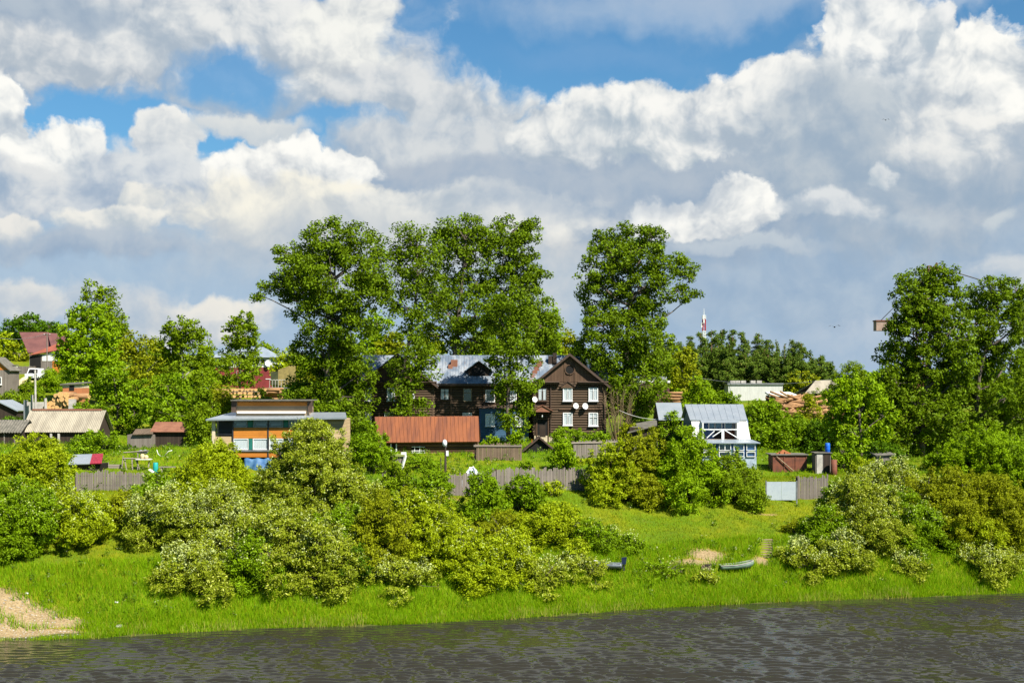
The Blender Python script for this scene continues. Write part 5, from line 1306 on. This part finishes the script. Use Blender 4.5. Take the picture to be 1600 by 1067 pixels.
# ------------------------------------------------------------------ logs, each one of its own
def logmesh(name,L,rad,n=9,taper=.9):
    mb=MB().tube([(0,-L/2,0),(0,L/2,0)],[rad,rad*taper],n); me=mb.mesh(name,M['logbark']); me.materials.append(M['logend'])
    for p in me.polygons:
        if len(p.vertices)==n: p.material_index=1
        else: p.use_smooth=True
    return me
M['logbark']=m_plain('pine_log_bark',(.36,.20,.085),.85,c2=(.25,.135,.062),scale=4,stretch=(2,.4,2))
M['logend']=m_plain('sawn_log_end',(.66,.42,.17),.8,c2=(.52,.29,.10),scale=7)
M['board']=m_plain('fresh_sawn_board',(.66,.44,.19),.8,c2=(.50,.32,.13),scale=3)
LM=[logmesh('log',3.4,q) for q in (.25,.30,.36)]
def put(me,name,label,cat,loc,rot,group,s=(1,1,1)):
    o=link(name,me); o.location=loc; o.rotation_euler=rot; o.scale=s; return tag(o,label,cat,group)
# pile in front of the brick hut: round ends towards the viewer
Y=166; k=Y/F; b=at(95,Y); row0=b.z
for r_,(a,b2) in enumerate(((76,122),(80,122),(92,122),(96,118))):
    xx=(a-800)*k; j=0
    while xx<(b2-800)*k:
        ra=(.25,.30,.36)[int(rng.integers(3))]; z0=max(row0,CH-(641-HZ)*k)+.3+r_*.5
        put(LM[(.25,.30,.36).index(ra)],'log','round pine log in the pile before the brick hut','log',(xx,Y+rng.uniform(-.3,.3),z0+rng.uniform(-.06,.06)),(0,rng.uniform(0,6),rng.normal(0,.06)),'logs in the pile before the brick hut'); xx+=ra*1.85; j+=1
o=put(LM[2],'log','thick log lying crosswise on top of the pile before the brick hut','log',((118-800)*k,Y+.2,CH-(619-HZ)*k),(0,0,1.35),None)
LL=[logmesh('long_log',5.2,q,8,.75) for q in (.13,.16,.2)]
# heap on the right: thin logs tumbled over a mound
Y=178
for i in range(120):
    px=rng.uniform(1212,1294); top=np.interp(px,[1208,1225,1240,1255,1275,1296],[640,624,620,626,640,652]); bot=np.interp(px,[1208,1240,1296],[648,654,660])
    py=top+(bot-top)*rng.uniform(0,1)**1.3; f=(py-top)/(bot-top+1e-6); yy=Y+2.5*(1-f)+rng.uniform(-1,0)
    p=P(px,py,yy); p.z=max(p.z,float(gz(p.x,p.y))+.12)
    put(LL[int(rng.integers(3))],'log','thin peeled log tumbled in the big heap on the right','log',p,(rng.normal(.0,.16),0,R(-70 if px<1250 else 75)+rng.normal(0,.42)),'logs in the big heap on the right')
# small stack by the purple wall
Y=182
for i in range(16):
    py=rng.uniform(613,628); px=rng.uniform(1046,1054)
    put(LL[int(rng.integers(3))],'log','log in the small stack below the purple wall','log',P(px,py,Y+rng.uniform(-.5,.5)),(0,rng.normal(0,.06),R(80)+rng.normal(0,.2)),'logs in the small stack below the purple wall',(.8,.5,.8))
# sawn boards and short logs behind the timber clad house
for i in range(9):
    put(LL[2],'log','long pale log at the right end of the stack behind the timber clad house','log',P(421+rng.uniform(-5,5)+i*.8,607+i*2.0,178+rng.uniform(-.3,.3)),(0,R(6)+rng.normal(0,.04),R(90)+rng.normal(0,.12)),'long logs behind the timber clad house',(.62,.55,.62))
Y=176
for i in range(46):
    px=338+(i%16)*5.2+rng.uniform(-1,1); py=609+(i//16)*5.2
    put(LM[int(rng.integers(2))],'log','sawn log in the long stack behind the timber clad house','log',P(px,py,Y+rng.uniform(-.2,.2)),(0,0,rng.normal(0,.08)),'sawn logs in the long stack behind the timber clad house',(.62,.5,.62))
# ------------------------------------------------------------------ more on the left
S=ridge_shed('brown_roof_shed','dark plank shed with a short rusty brown roof above the garden frames','shed',268,145,700,238,298,672,659,3.6,M['darkwood'],M['roof_rust'],xr=(241,296))
S=Bd('plank_lean_to','weathered plank lean-to with a broken roof left of the brown roofed shed','shed',217,144,700); x,z=S.x,S.z
MB().box(x(199),x(239),0,3,-1,z(679)).build('wall',M['greywood'],S.root)
MB().slab([(x(208),-.3,z(678)),(x(240),-.3,z(677)),(x(240,3),3,z(669,3)),(x(212,3),3,z(670,3))],.08).build('roof',M['brownfence'],S.root)
S=Bd('patched_roof_shed','low dark shed with a half zinc, half crimson sheet roof by the left plank fence','shed',136,124,740); x,z=S.x,S.z
MB().box(x(116),x(156),.1,2.6,-1,z(725)).build('wall',M['darkwood'],S.root)
MB().slab([(x(108),-.25,z(725)),(x(141.5),-.25,z(724)),(x(141,2),2.6,z(709,2.6)),(x(111,2),2.6,z(710,2.6))],.06).build('roof',M['roof_zinc'],S.root)
MB().ribbed((x(141.6),-.25,z(723.8)),(x(160),-.25,z(723)),(x(158.5,2),2.6,z(708,2.6)),(x(141.2,2),2.6,z(709,2.6)),8,.02,.05).build('roof_patch',M['redsheet'],S.root)
FG='plank fences'
fence('plank_fence','grey plank fence at the far left below the patched roof shed',[(118,768),(228,768)],29,M['greywood'],FG)
fence('plank_fence','long grey plank fence along the top of the meadow',[(697,775),(928,768)],34,M['greywood'],FG,posts=6)
fence('plank_fence','brown plank fence with a top rail right of the red roofed barn',[(744,720),(815,720)],25,M['brownfence'],FG,cap=.88,posts=3)
fence('plank_fence','brown plank fence with a top rail below the right gable of the log house',[(896,716),(1002,713)],26,M['greywood'],FG,cap=.88,posts=4)
fence('plank_fence','short plank fence right of the sheet metal gate',[(1246,780),(1294,778)],34,M['greywood'],FG,posts=2)
fence('plank_fence','dark plank fence under the big log heap',[at(1248,163),at(1320,163)],11,M['darkwood'],FG,posts=3)
fence('plank_fence','dark fence on the hillside right of the maroon roofed house',[at(104,222),at(132,222)],12,M['darkwood'],FG,posts=2)
fence('plank_fence','dark fence behind the white van on the hillside',[at(20,236),at(55,236)],12,M['greywood'],FG,posts=2)
a=on(1198,782); g=Bd('sheet_gate','plain pale sheet metal gate set in the meadow fence','gate',1221,a.y,782); x,z=g.x,g.z
gm=MB()
for i in range(2):
    u0,u1=x(1198)+(x(1244)-x(1198))*i/2+.01,x(1198)+(x(1244)-x(1198))*(i+1)/2-.01
    MB().box(u0,u1,-.02+.02*i,.02+.02*i,.05,z(752.5)).build('sheet',M['grating'],g.root)
MB().box(x(1198)-.1,x(1198)-.01,-.05,.1,-.5,z(751)).box(x(1244)+.01,x(1244)+.1,-.05,.1,-.5,z(751)).build('post',M['greymet'],g.root)
# ------------------------------------------------------------------ garden things on the left
def G_(px,py): return on(px,py)
b=on(222,735); Y=b.y
o=Bd('pole_frame','rickety frame of grey poles and rails in the left garden','frame',222,Y,735); x,z=o.x,o.z
for p0,p1 in (((190,735),(192,712)),((198,736),(193,716)),((207,734),(206,717)),((215,734),(215,704)),((218,733),(212,716)),((232,730),(232,720)),((193,716),(236,717)),((193,707),(233,704))): MB().tube([(x(p0[0]),0,z(p0[1])),(x(p1[0]),rng.uniform(-.1,.3),z(p1[1]))],.06,5).build('rail' if abs(p0[1]-p1[1])<5 else 'upright',M['greywood_h'],o.root)
MB().box(x(213),x(236),-.3,.5,z(718),z(717)).build('table_board',M['whitewash'],o.root)
o=Bd('junk_heap','heap of pale junk and yellow sacks on the board of the garden frame','junk heap',226,Y,717); x,z=o.x,o.z
mb=MB(); mb.ball((x(222),.1,z(713)),(.22,.2,.26),8,6).ball((x(228),.1,z(714)),(.2,.2,.2),8,6); mb.build('sack',M['sandheap'],o.root,True)
mb=MB(); mb.ball((x(219),.2,z(706)),(.22,.2,.2),8,6).ball((x(226),.2,z(706)),(.25,.2,.22),8,6); mb.build('bundle',M['greymet'],o.root,True)
o=Bd('teal_barrel','small teal plastic barrel in the left garden','barrel',243,Y-1.5,735); x,z=o.x,o.z; zb=o.g(0,0)
mb=MB().tube([(0,0,zb-.05),(0,0,zb+.15),(0,0,zb+.6),(0,0,z(723)),(0,0,z(722.5))],[.2,.23,.24,.22,.2],12); mb.build('body',M['teal'],o.root,True)
MB().tube([(-.23,0,zb+.3),(.23,0,zb+.3)],.02,5).build('hoop',M['darkmet'],o.root)
b=on(240,745); o=empty('white_board',b,'white board lying aslant in the weeds below the teal barrel','board'); k=b.y/F
MB().hexa([(-8*k,0,.55),(-6*k,.15,.6),(10*k,.15,.0),(8*k,0,-.02)],[(-8*k,0,.62),(-6*k,.15,.67),(10*k,.15,.07),(8*k,0,.05)]).build('plank',M['white'],o)
b=on(265,738); o=empty('plank_bench',b,'low grey plank bench right of the teal barrel','bench')
MB().box(-.9,1.2,-.2,.2,.42,.5).build('seat',M['greywood_h'],o)
for q in (-.7,1.0): MB().box(q-.06,q+.06,-.15,.15,-.2,.42).build('leg',M['greywood_h'],o)
b=on(170,732); o=empty('garden_bed_board',b,'grey boards edging a garden bed behind the left plank fence','bed edging')
MB().box(0,1.25,-.03,.03,-.1,.35).build('board',M['greywood_h'],o); MB().box(-.05,0,-.05,.05,-.1,.55).build('stake',M['greywood_h'],o)
b=on(255,715); o=empty('white_hose',b,'white hose bent into a loop on the garden ground','hose'); k=b.y/F
MB().tube([(-10*k,0,.75),(-8*k,0,.35),(-3*k,0,.1),(2*k,0,.15),(8*k,0,.6),(14*k,0,.7)],.035,5).build('hose',M['white'],o,True)
# cellar entrance with planks
b=on(622,738); Y=b.y; o=Bd('cellar_entrance','weathered plank cellar entrance with a mossy lid and slanting white plank','cellar entrance',622,Y,738); x,z=o.x,o.z
MB().hexa([(x(612),0,-.5),(x(628),0,-.5),(x(628),1.2,-.5),(x(612),1.2,-.5)],[(x(614),0,z(713)),(x(630),0,z(713)),(x(630),1.2,z(712)),(x(614),1.2,z(712))]).build('wall',M['greywood'],o.root)
MB().box(x(611),x(633),-.15,1.4,z(713),z(710)).build('lid',M['lidmoss'] if 'lidmoss' in M else M['slate_d'],o.root)
MB().tube([(x(627),-.25,z(736)),(x(634),-.2,z(711))],.13,4).build('slanting_plank',M['whitewash'],o.root)
MB().tube([(x(612),-.2,z(728)),(x(614),-.2,z(713))],.06,4).build('prop',M['trim'],o.root)
MB().box(x(627),x(635),-.1,-.04,z(711),z(706)).build('window_frame',M['white'],o.root)
fence('plank_fence','scrap of grey plank fence below the cellar entrance',[(597,770),(634,772)],34,M['greywood'],FG,posts=1,skip=.15)
# street lamp
b=on(696,776); Y=b.y; o=Bd('street_lamp','street lamp with an egg shaped white head at the left end of the meadow fence','street lamp',696,Y,776); x,z=o.x,o.z
MB().tube([(0,0,-.5),(0,0,2.6),(0,0,z(697))],[.10,.10,.06],8).build('pole',M['polebr'],o.root)
MB().tube([(-.4,.0,-.4),(-.4,0,z(715))],.05,6).build('stay',M['polebr'],o.root)
h_=MB().ball((-.06,-.1,z(692)),(.20,.26,.30),12,9).build('lamp_head',M['lampw'],o.root,True)
MB().tube([(0,0,z(698)),(0,0,z(695.5))],[.10,.13],8).build('collar',M['greymet'],h_)
MB().box(.06,.26,-.1,.02,z(712),z(704)).build('junction_box',M['white'],o.root)
# tarp covered heap
b=on(737,770); o=empty('covered_heap',(b.x,b.y+1.6,float(gz(b.x,b.y+1.6))),'heap under a wrinkled silver blue sheet behind the meadow fence','covered heap'); k=b.y/F
zt=CH-(730-HZ)*(b.y+1.6)/F-o.location.z; vs=[];fs=[];n=20
for i in range(6):
    for j in range(n):
        q=2*math.pi*j/n; f=i/5; vs.append((21*k*f*math.cos(q),1.2*f*math.sin(q),zt*(1-f**1.6)+(.12*rng.normal() if 0<i<5 else 0)))
for i in range(5):
    for j in range(n): fs.append((i*n+j,(i+1)*n+j,(i+1)*n+(j+1)%n,i*n+(j+1)%n))
MB().add(vs,fs).build('sheet',M['silversheet'],o,False)
mb=MB(); mb.tube([(-9*k,-.6,zt*.75),(2*k,-.2,zt+.08),(8*k,-.7,zt*.7)],.05,4).build('holding_lath',M['white'],o)
# ------------------------------------------------------------------ things round the mansard house
b=on(1232,738); S=Bd('rusty_container','low rusty brown shed box with a dark open left side','shed',1234,b.y,738); x,z=S.x,S.z
MB().box(x(1208),x(1261),0,2.6,-.4,z(711)).build('wall',M['rust'],S.root)
MB().box(x(1204),x(1263),-.15,2.8,z(711),z(709.5)).build('roof',M['slate_d'],S.root)
MB().tube([(x(1213),-.1,z(713)),(x(1240),-.2,z(736))],.05,5).build('leaning_pole',M['rawwood'],S.root)
mb=MB()
for q in (1208,1225,1243,1260): mb.box(x(q)-.04,x(q)+.04,-.05,-.002,-.4,z(711))
mb.build('rib',M['rust'],S.root)
o=Bd('brick_rubble','little heap of orange bricks on the roof of the rusty shed box','brick heap',1224,b.y+1,709); mb=MB()
for i in range(14): q=rng.uniform(-.6,.6); mb.box(q-.12,q+.12,rng.uniform(-.3,.0),.15,-.02,max(.06,.42*(1-abs(q)/.7)+rng.uniform(-.05,.05)))
mb.build('bricks',M['brick'],o.root)
b=on(1285,740); S=Bd('outhouse','grey plank outhouse with a pale door','outhouse',1288,b.y,740); x,z=S.x,S.z
MB().box(x(1274),x(1298),0,1.6,-.4,z(708)).build('wall',M['greywood'],S.root)
MB().box(x(1276),x(1285),-.06,-.01,-.1,z(709.5)).build('door',M['conc'],S.root)
MB().box(x(1287),x(1297),-.05,-.01,-.1,z(709.5)).build('side_panel',M['darkwood'],S.root)
MB().box(x(1272),x(1300),-.15,1.75,z(708),z(706.8)).build('roof',M['slate_d'],S.root)
o=Bd('blue_barrel','bright blue plastic barrel standing on the outhouse roof','barrel',1293,b.y+.7,706.8); zt=o.z(692); w_=o.x(1297)-o.x(1293)
MB().tube([(0,0,0),(0,0,.06),(0,0,zt*.5),(0,0,zt-.06),(0,0,zt)],[w_*.8,w_*.97,w_,w_*.97,w_*.8],14).build('body',M['bluebr'],o.root,True)
for q in (.33,.66): MB().tube([(0,0,zt*q-.02),(0,0,zt*q+.02)],w_*1.05,14).build('hoop',M['bluebr'],o.root)
MB().tube([(w_*.3,0,zt),(w_*.3,0,zt+.05)],.05,8).build('bung',M['darkmet'],o.root)
b=on(1303,742); o=Bd('rusty_drum','rusty sheet drum right of the outhouse','drum',1303,b.y,742); MB().tube([(0,0,-.2),(0,0,.3),(0,0,o.z(718))],[.3,.31,.3],12).build('body',M['rust'],o.root,True); MB().tube([(0,0,.35),(0,0,.4)],.325,12).build('hoop',M['rust'],o.root)
S=Bd('garden_hut','small grey hut half hidden below the big right poplar','hut',1382,132,726); x,z=S.x,S.z
MB().box(x(1370),x(1395),0,2,-1,z(710)).build('wall',M['greywood'],S.root); MB().slab([(x(1368),-.2,z(711)),(x(1397),-.2,z(709)),(x(1397),2.2,z(706)),(x(1368),2.2,z(708))],.08).build('roof',M['slate_d'],S.root)
# ------------------------------------------------------------------ far buildings
S=Bd('white_house','white house with bluish hip roof and dark red lower floor behind birches','house',385,242,606); x,z=S.x,S.z; r=S.root
MB().box(x(336),x(426),0,9,z(574),z(559)).build('wall',M['whitewash'],r)
MB().box(x(336)+.02,x(426)-.02,.02,9,-2,z(574)).build('lower_wall',M['redwall'],r)
za,zb=z(558.5),z(542,4.5); 
MB().add([(x(330),-.6,za),(x(431),-.6,za),(x(431),9.6,za),(x(330),9.6,za),(x(352),4.5,zb),(x(404),4.5,zb)],[(3,2,1,0),(0,1,5,4),(1,2,5),(2,3,4,5),(3,0,4)]).build('roof',M['roof_met'],r)
for a in (341,352,400,408): window(r,x(a),x(a+6),z(569),z(561.5),-.02,'white',False,.06,False,0)
dish(r,x(420),-.02,z(567.5),.55,yaw=-.2)
MB().box(x(415),x(427),-.05,0,z(592.5),z(591.5)).build('white_band',M['white'],r)
S=Bd('olive_container','olive green cabin raised on a platform with a steel railing','cabin',440,212,612); x,z=S.x,S.z; r=S.root
MB().hexa([(x(426),0,z(602)),(x(437),-1.5,z(602)),(x(462),0,z(602)),(x(452),3,z(602))],[(x(426),0,z(582)),(x(437),-1.5,z(578)),(x(462),0,z(568)),(x(452),3,z(570))]).build('wall',M['olive'],r)
MB().box(x(426)-.02,x(437),-1.6,-1.52,z(601),z(581)).build('shaded_front',M['oliveg'],r)  # darker panel paints shade onto the cabin's left front
MB().box(x(425),x(455),-3,1.5,z(607),z(605)).build('platform',M['greymet'],r)
mb=MB(); mb.box(x(426),x(454),-2.9,-2.83,z(594),z(593)); 
for q in range(7): mb.box(x(426+q*4.5),x(426+q*4.5)+.06,-2.9,-2.84,z(605),z(593))
mb.build('railing',M['conc'],r)
for q in (429,450): MB().box(x(q),x(q)+.25,-2.6,-2.3,-2,z(607)).build('stilt',M['darkmet'],r)
fence('rail_fence','thin grey rail fence in front of the white house',[at(362,228),at(418,228)],6,M['greywood'],None,posts=4)
S=Bd('purple_building','purple brown clad building with a white roof edge behind the right poplar','building',1030,205,628); x,z=S.x,S.z; r=S.root
MB().box(x(1000),x(1046),0,8,-2,z(598)).build('wall',M['purple'],r)
MB().box(x(1000)-.2,x(1046)+.1,-.2,8.2,z(598),z(594.5)).build('roof_edge',M['whitewash'],r)
MB().box(x(1016),x(1043),1,6,z(594),z(588)).build('roof_structure',M['greymet'],r)
S=Bd('industrial_shed','long pale grey industrial shed with small roof vents under the pine wood','shed',1180,232,618); x,z=S.x,S.z; r=S.root
MB().box(x(1138),x(1223),0,9,-2,z(601)).build('wall',M['indust'],r)
MB().box(x(1136.5),x(1224),-.2,9.2,z(601),z(598.5)).build('roof',M['greymet'],r)
for q in (1148,1156,1165,1180,1190): MB().box(x(q)-.4,x(q)+.4,2,3,z(599),z(594.5,2)).build('roof_vent',M['conc'],r)
S=Bd('flat_canopy','flat white roofed canopy between industrial shed and log heap','canopy',1222,205,640); x,z=S.x,S.z; r=S.root
MB().slab([(x(1200),-1,z(616)),(x(1246),-1,z(617.5)),(x(1243),4,z(612.5)),(x(1203),4,z(612))],.25).build('roof',M['whitewash'],r)
MB().box(x(1204),x(1243),3,3.9,-2,z(618)).build('back_wall',M['darkwood'],r)
for q in (1206,1240): MB().box(x(q),x(q)+.2,-.6,-.4,-2,z(617.5)).build('post',M['conc'],r)
S=Bd('gable_house','brown house with a grey gable roof at the right end of the pine wood','house',1280,215,622); x,z=S.x,S.z; r=S.root
MB().box(x(1262),x(1312),0,7,-2,z(612)).build('wall',M['trim'],r)
MB().slab([(x(1256),-.4,z(615)),(x(1314),-.4,z(612)),(x(1308,3.5),3.5,z(593.5,3.5)),(x(1274,3.5),3.5,z(594.5,3.5))],.12).slab([(x(1314),7.4,z(612)),(x(1256),7.4,z(615)),(x(1274,3.5),3.5,z(594.5,3.5)),(x(1308,3.5),3.5,z(593.5,3.5))],.12).build('roof',M['slate'],r)
# lattice masts
def lattice(mb,x0,w0,w1,z0,z1,n,rad):
    for i in range(n):
        u,v=i/n,(i+1)/n; a=w0+(w1-w0)*u; b=w0+(w1-w0)*v; za,zb=z0+(z1-z0)*u,z0+(z1-z0)*v
        cs=[(-1,-1),(1,-1),(1,1),(-1,1)]
        for j in range(4):
            p,q=cs[j],cs[(j+1)%4]
            mb.tube([(x0+p[0]*a,p[1]*a,za),(x0+p[0]*b,p[1]*b,zb)],rad,4,False).tube([(x0+p[0]*a,p[1]*a,za),(x0+q[0]*b,q[1]*b,zb)],rad*.7,4,False).tube([(x0+p[0]*b,p[1]*b,zb),(x0+q[0]*b,q[1]*b,zb)],rad*.7,4,False)
S=Bd('radio_mast','slender red and white lattice mast rising over the pine wood','radio mast',1100,520,None); z=S.z; r=S.root
for a,b,m_ in ((610,542,'mastred'),(542,517,'white'),(517,499,'mastred'),(499,493,'white')):
    mb=MB(); lattice(mb,0,.55,.5,max(0,z(a)),z(b),max(3,int((a-b)/5)),.12); mb.build('mast_section',M[m_],r)
MB().tube([(0,0,z(493)),(0,0,z(482))],[.14,.05],5).build('antenna',M['white'],r)
mb=MB()
for i in range(5): q=rng.uniform(0,6.28); mb.box(math.cos(q)*.9-.2,math.cos(q)*.9+.2,math.sin(q)*.9-.2,math.sin(q)*.9+.2,z(505)-i*.4,z(499)-i*.4)
mb.build('aerial_box',M['white'],r)
S=Bd('tower_crane','rusty tower crane behind the big right poplars, its counterweight showing','crane',1458,215,None); x,z=S.x,S.z; r=S.root
mb=MB(); lattice(mb,x(1437),.75,.75,0,z(490),14,.09); mb.build('mast',M['rust'],r)
mb=MB()
for q in (-.5,.5): mb.tube([(x(1368),q,z(506)),(x(1640),q,z(506))],.09,4)
mb.build('jib',M['rust'],r)
MB().box(x(1367),x(1387),-.9,.9,z(517),z(502.5)).build('counterweight',M['cwgt'],r)
mb=MB().box(x(1366),x(1388),-1,1,z(502.4),z(500.5)); mb.build('counterweight_frame',M['rust'],r)
mb=MB(); lattice(mb,x(1452),.7,.25,z(500),z(416),8,.1); mb.build('apex',M['rust'],r)
MB().box(x(1458),x(1470),-.6,.6,z(423),z(417)).tube([(x(1461),0,z(417)),(x(1464),0,z(411))],.2,5).build('apex_head',M['rust'],r)
MB().tube([(x(1464),0,z(417)),(x(1640),0,z(470))],.09,5).tube([(x(1460),0,z(417)),(x(1376),0,z(501))],.06,5).build('tie_rod',M['darkmet'],r)
MB().box(x(1432),x(1442),-1,1,z(512),z(494)).build('cab',M['rust'],r)
# overhead cables
for i,(a,b,sag) in enumerate((((1034,655,150),(968,641,156),.3),((1040,578,240),(1300,592,220),1.5),((73.5,521,225),(0,528,225),.5))):
    p,q=P(a[0],a[1],a[2]),P(b[0],b[1],b[2]); pts=[]
    for j in range(13): u=j/12; w_=p.lerp(q,u); w_.z-=sag*4*u*(1-u); pts.append(w_-p)
    o=MB().tube(pts,.03,4).build('overhead_cable',M['greymet'] if i else M['whitewash']); o.location=p
    tag(o,('pale cable running from the log house to the grey roofed shed','thin cable in front of the pine wood','thin cable running left from the bare wooden pole')[i],'cable')
# birds
def bird(label,px,py,Y,s):
    o=MB().ball((0,0,0),(.10*s,.28*s,.09*s),8,6).add([(0,-.12*s,.03*s),(-.5*s,-.05*s,.22*s),(-.85*s,.1*s,.05*s),(-.4*s,.12*s,.2*s),(0,.12*s,.03*s),(.5*s,-.05*s,.26*s),(.85*s,.1*s,.1*s),(.4*s,.12*s,.22*s),(-.07*s,.45*s,0),(.07*s,.45*s,0),(0,.2*s,.02*s)],[(0,1,3,4),(1,2,3),(0,4,7,5),(5,7,6),(8,9,10)]).build('bird',M['black'])
    o.location=P(px,py,Y); tag(o,label,'bird')
bird('small dark bird flying above the right end of the pine wood',1304,511,180,1.0)
bird('tiny dark bird high before the grey clouds on the right',1384,188,200,.7)
# ------------------------------------------------------------------ boats, steps and box on the shore
def hull(L,B,h,rake=.25,n=16,stern=.8,sheer=1.0):
    vs=[];fs=[];t_=.03
    for i in range(n+1):
        u=i/n; w=B/2*(stern+(1-stern)*math.sin(min(1,u*2)*math.pi/2))*math.sqrt(max(0,1-max(0,(u-.45)/.55)**2.4)) if i<n else .015
        zt=h*(1+.75*sheer*max(0,u-.4)**1.6*2); zb=.0+h*.9*sheer*max(0,(u-.72)/.28)**2; X=L*(u-.5)
        pr=[(w,zt),(w*.86,zb+(zt-zb)*.35),(w*.45,zb+.02),(0,zb)]
        ring=[(X,a,b) for a,b in pr]+[(X,-a,b) for a,b in pr[-2::-1]]
        inn=[(X*.985,a*.93,b+(.05 if k else 0)) for k,(a,b) in enumerate(pr)]+[(X*.985,-a*.93,b+(.05 if k<2 else 0)) for k,(a,b) in enumerate(pr[-2::-1])]
        vs+=ring+inn
    for i in range(n):
        a=i*14; b=a+14
        for j in range(6): fs.append((a+j,b+j,b+j+1,a+j+1)); fs.append((a+7+j,a+8+j,b+8+j,b+7+j))
        fs.append((a,a+7,b+7,b)); fs.append((a+6,b+6,b+13,a+13))
    fs.append((0,1,2,3,4,5,6)); fs.append((13,12,11,10,9,8,7))
    return MB().add(vs,fs)
b=on(1152,892); k=b.y/F; o=empty('rowing_boat',b+Vector((0,0,.12)),'long narrow pale green rowing boat drawn up on the shore','boat',rz=R(4)); o.rotation_euler.y=R(-3)
L=54*k; hb=hull(L,1.15,.36).build('hull',M['hull'],o,True)
for q in (-.28,.05): MB().box(L*q-.12,L*q+.12,-.5,.5,.27,.30).build('thwart',M['boatdark'],o)
rl=MB()
for sg in (-1,1): rl.tube([(L*(u-.5),sg*1.15/2*(.8+.2*math.sin(min(1,u*2)*math.pi/2))*math.sqrt(max(0,1-max(0,(u-.45)/.55)**2.4)),.36*(1+.75*max(0,u-.4)**1.6*2)+.02) for u in np.linspace(0,.97,14)],.035,5)
rl.build('gunwale',M['conc'],o)
b=on(952,892); k=b.y/F; o=empty('motor_boat',b+Vector((0,0,.1)),'small grey motor boat with a dark outboard engine drawn up on the shore','boat',rz=R(172))
L=40*k; hull(L,1.25,.40,stern=.9,sheer=.35).build('hull',M['hullgrey'],o,True)
MB().box(-L*.1,L*.08,-.5,.5,.28,.32).build('thwart',M['boatdark'],o)
MB().hexa([(L*.12,-.5,.42),(L*.16,-.5,.42),(L*.16,.5,.42),(L*.12,.5,.42)],[(L*.08,-.42,.7),(L*.1,-.42,.7),(L*.1,.42,.7),(L*.08,.42,.7)]).build('windscreen',M['glass'],o)
en=MB().hexa([(-L*.5-.28,-.15,.35),(-L*.5+.0,-.15,.35),(-L*.5,.15,.35),(-L*.5-.28,.15,.35)],[(-L*.5-.36,-.18,.88),(-L*.5+.04,-.18,.84),(-L*.5+.04,.18,.84),(-L*.5-.36,.18,.88)]).build('outboard_engine',M['engine'],o)
MB().box(-L*.5-.2,-L*.5-.08,-.05,.05,-.15,.36).build('shaft',M['darkmet'],en)
MB().tube([(L*.45,0,.55),(L*.62,.1,.62)],.05,5).build('bow_fitting',M['whitewash'],o)
b=on(1104,890); o=empty('wooden_box',b,'brown wooden box on the shore left of the green rowing boat','box'); 
mb=MB().box(-.3,.3,-.25,.25,-.1,.34).build('crate',M['brownfence'],o); MB().box(-.1,.36,-.3,.3,.34,.40).build('lid',M['darkwood'],o)
MB().box(-.42,-.32,-.22,.22,-.1,.28).build('side_board',M['rawwood'],o)
a=on(1196,872); b2=on(1198,846); o=empty('wooden_steps',a,'flight of wooden steps up the bank behind the green rowing boat','steps'); n=8; dv=b2-a; k=a.y/F
for i in range(n):
    u=i/(n-1); MB().box(-9.5*k+dv.x*u,9.5*k+dv.x*u,dv.y*u,dv.y*u+dv.y/n*.85,dv.z*u+.02,dv.z*u+.09).build('tread',M['rawwood'],o)
for sx in (-1,1):
    s_=sx*9.8*k; MB().hexa([(s_-.05,0,-.2),(s_+.05,0,-.2),(s_+dv.x+.05,dv.y,dv.z-.2),(s_+dv.x-.05,dv.y,dv.z-.2)],[(s_-.05,0,.0),(s_+.05,0,.0),(s_+dv.x+.05,dv.y,dv.z),(s_+dv.x-.05,dv.y,dv.z)]).build('stringer',M['darkwood'],o)
b=on(1040,786); o=empty('plank_stack',b,'low stack of weathered planks lying before the olive bush','plank stack')
MB().box(-1.3,1.3,-.3,.3,-.05,.12).build('plank_layer',M['rawwood'],o); MB().box(-1.2,1.0,-.25,.25,.12,.24).build('plank_layer',M['brownfence'],o)
# scraps on the sand
for px,py,lab,mt,s in ((42,931,'white plastic scrap in the grass above the sand','white',.12),(182,942,'white plastic scrap right of the sand by a low weed','white',.13),(186,980,'pale stone at the right tip of the sand','conc',.22),(117,765,'white sack at the left end of the left fence','whitewash',.28)):
    b=on(px,py); o=MB().ball((0,0,s*.3),(s*1.4,s,s*.6),8,6).build('litter' if 'plastic' in lab else 'stone' if 'stone' in lab else 'sack',M[mt],None,True); o.location=b; o.rotation_euler.z=rng.uniform(0,3); tag(o,lab,'litter' if 'plastic' in lab else 'stone' if 'stone' in lab else 'sack')

# pebbles on the landing
r3=np.random.default_rng(5); vs=[];fs=[]
for i in range(500):
    q=on(r3.uniform(0,135),r3.uniform(935,1000)); 
    if r3.uniform()>float(sandy(np.array([q.x]),np.array([q.y]))[0]): continue
    s_=r3.uniform(.02,.07); n=len(vs); a=r3.uniform(0,3)
    for dx,dy,dz in ((1,0,0),(0,1,0),(-1,0,0),(0,-1,0),(0,0,.7)): vs.append((q.x+s_*(dx*math.cos(a)-dy*math.sin(a))*r3.uniform(.7,1.3),q.y+s_*(dx*math.sin(a)+dy*math.cos(a)),q.z+s_*dz))
    for j in range(4): fs.append((n+j,n+(j+1)%4,n+4))
tag(MB().add(vs,fs).build('gravel',M['conc']),'loose pebbles on the sandy landing','gravel',kind='stuff')
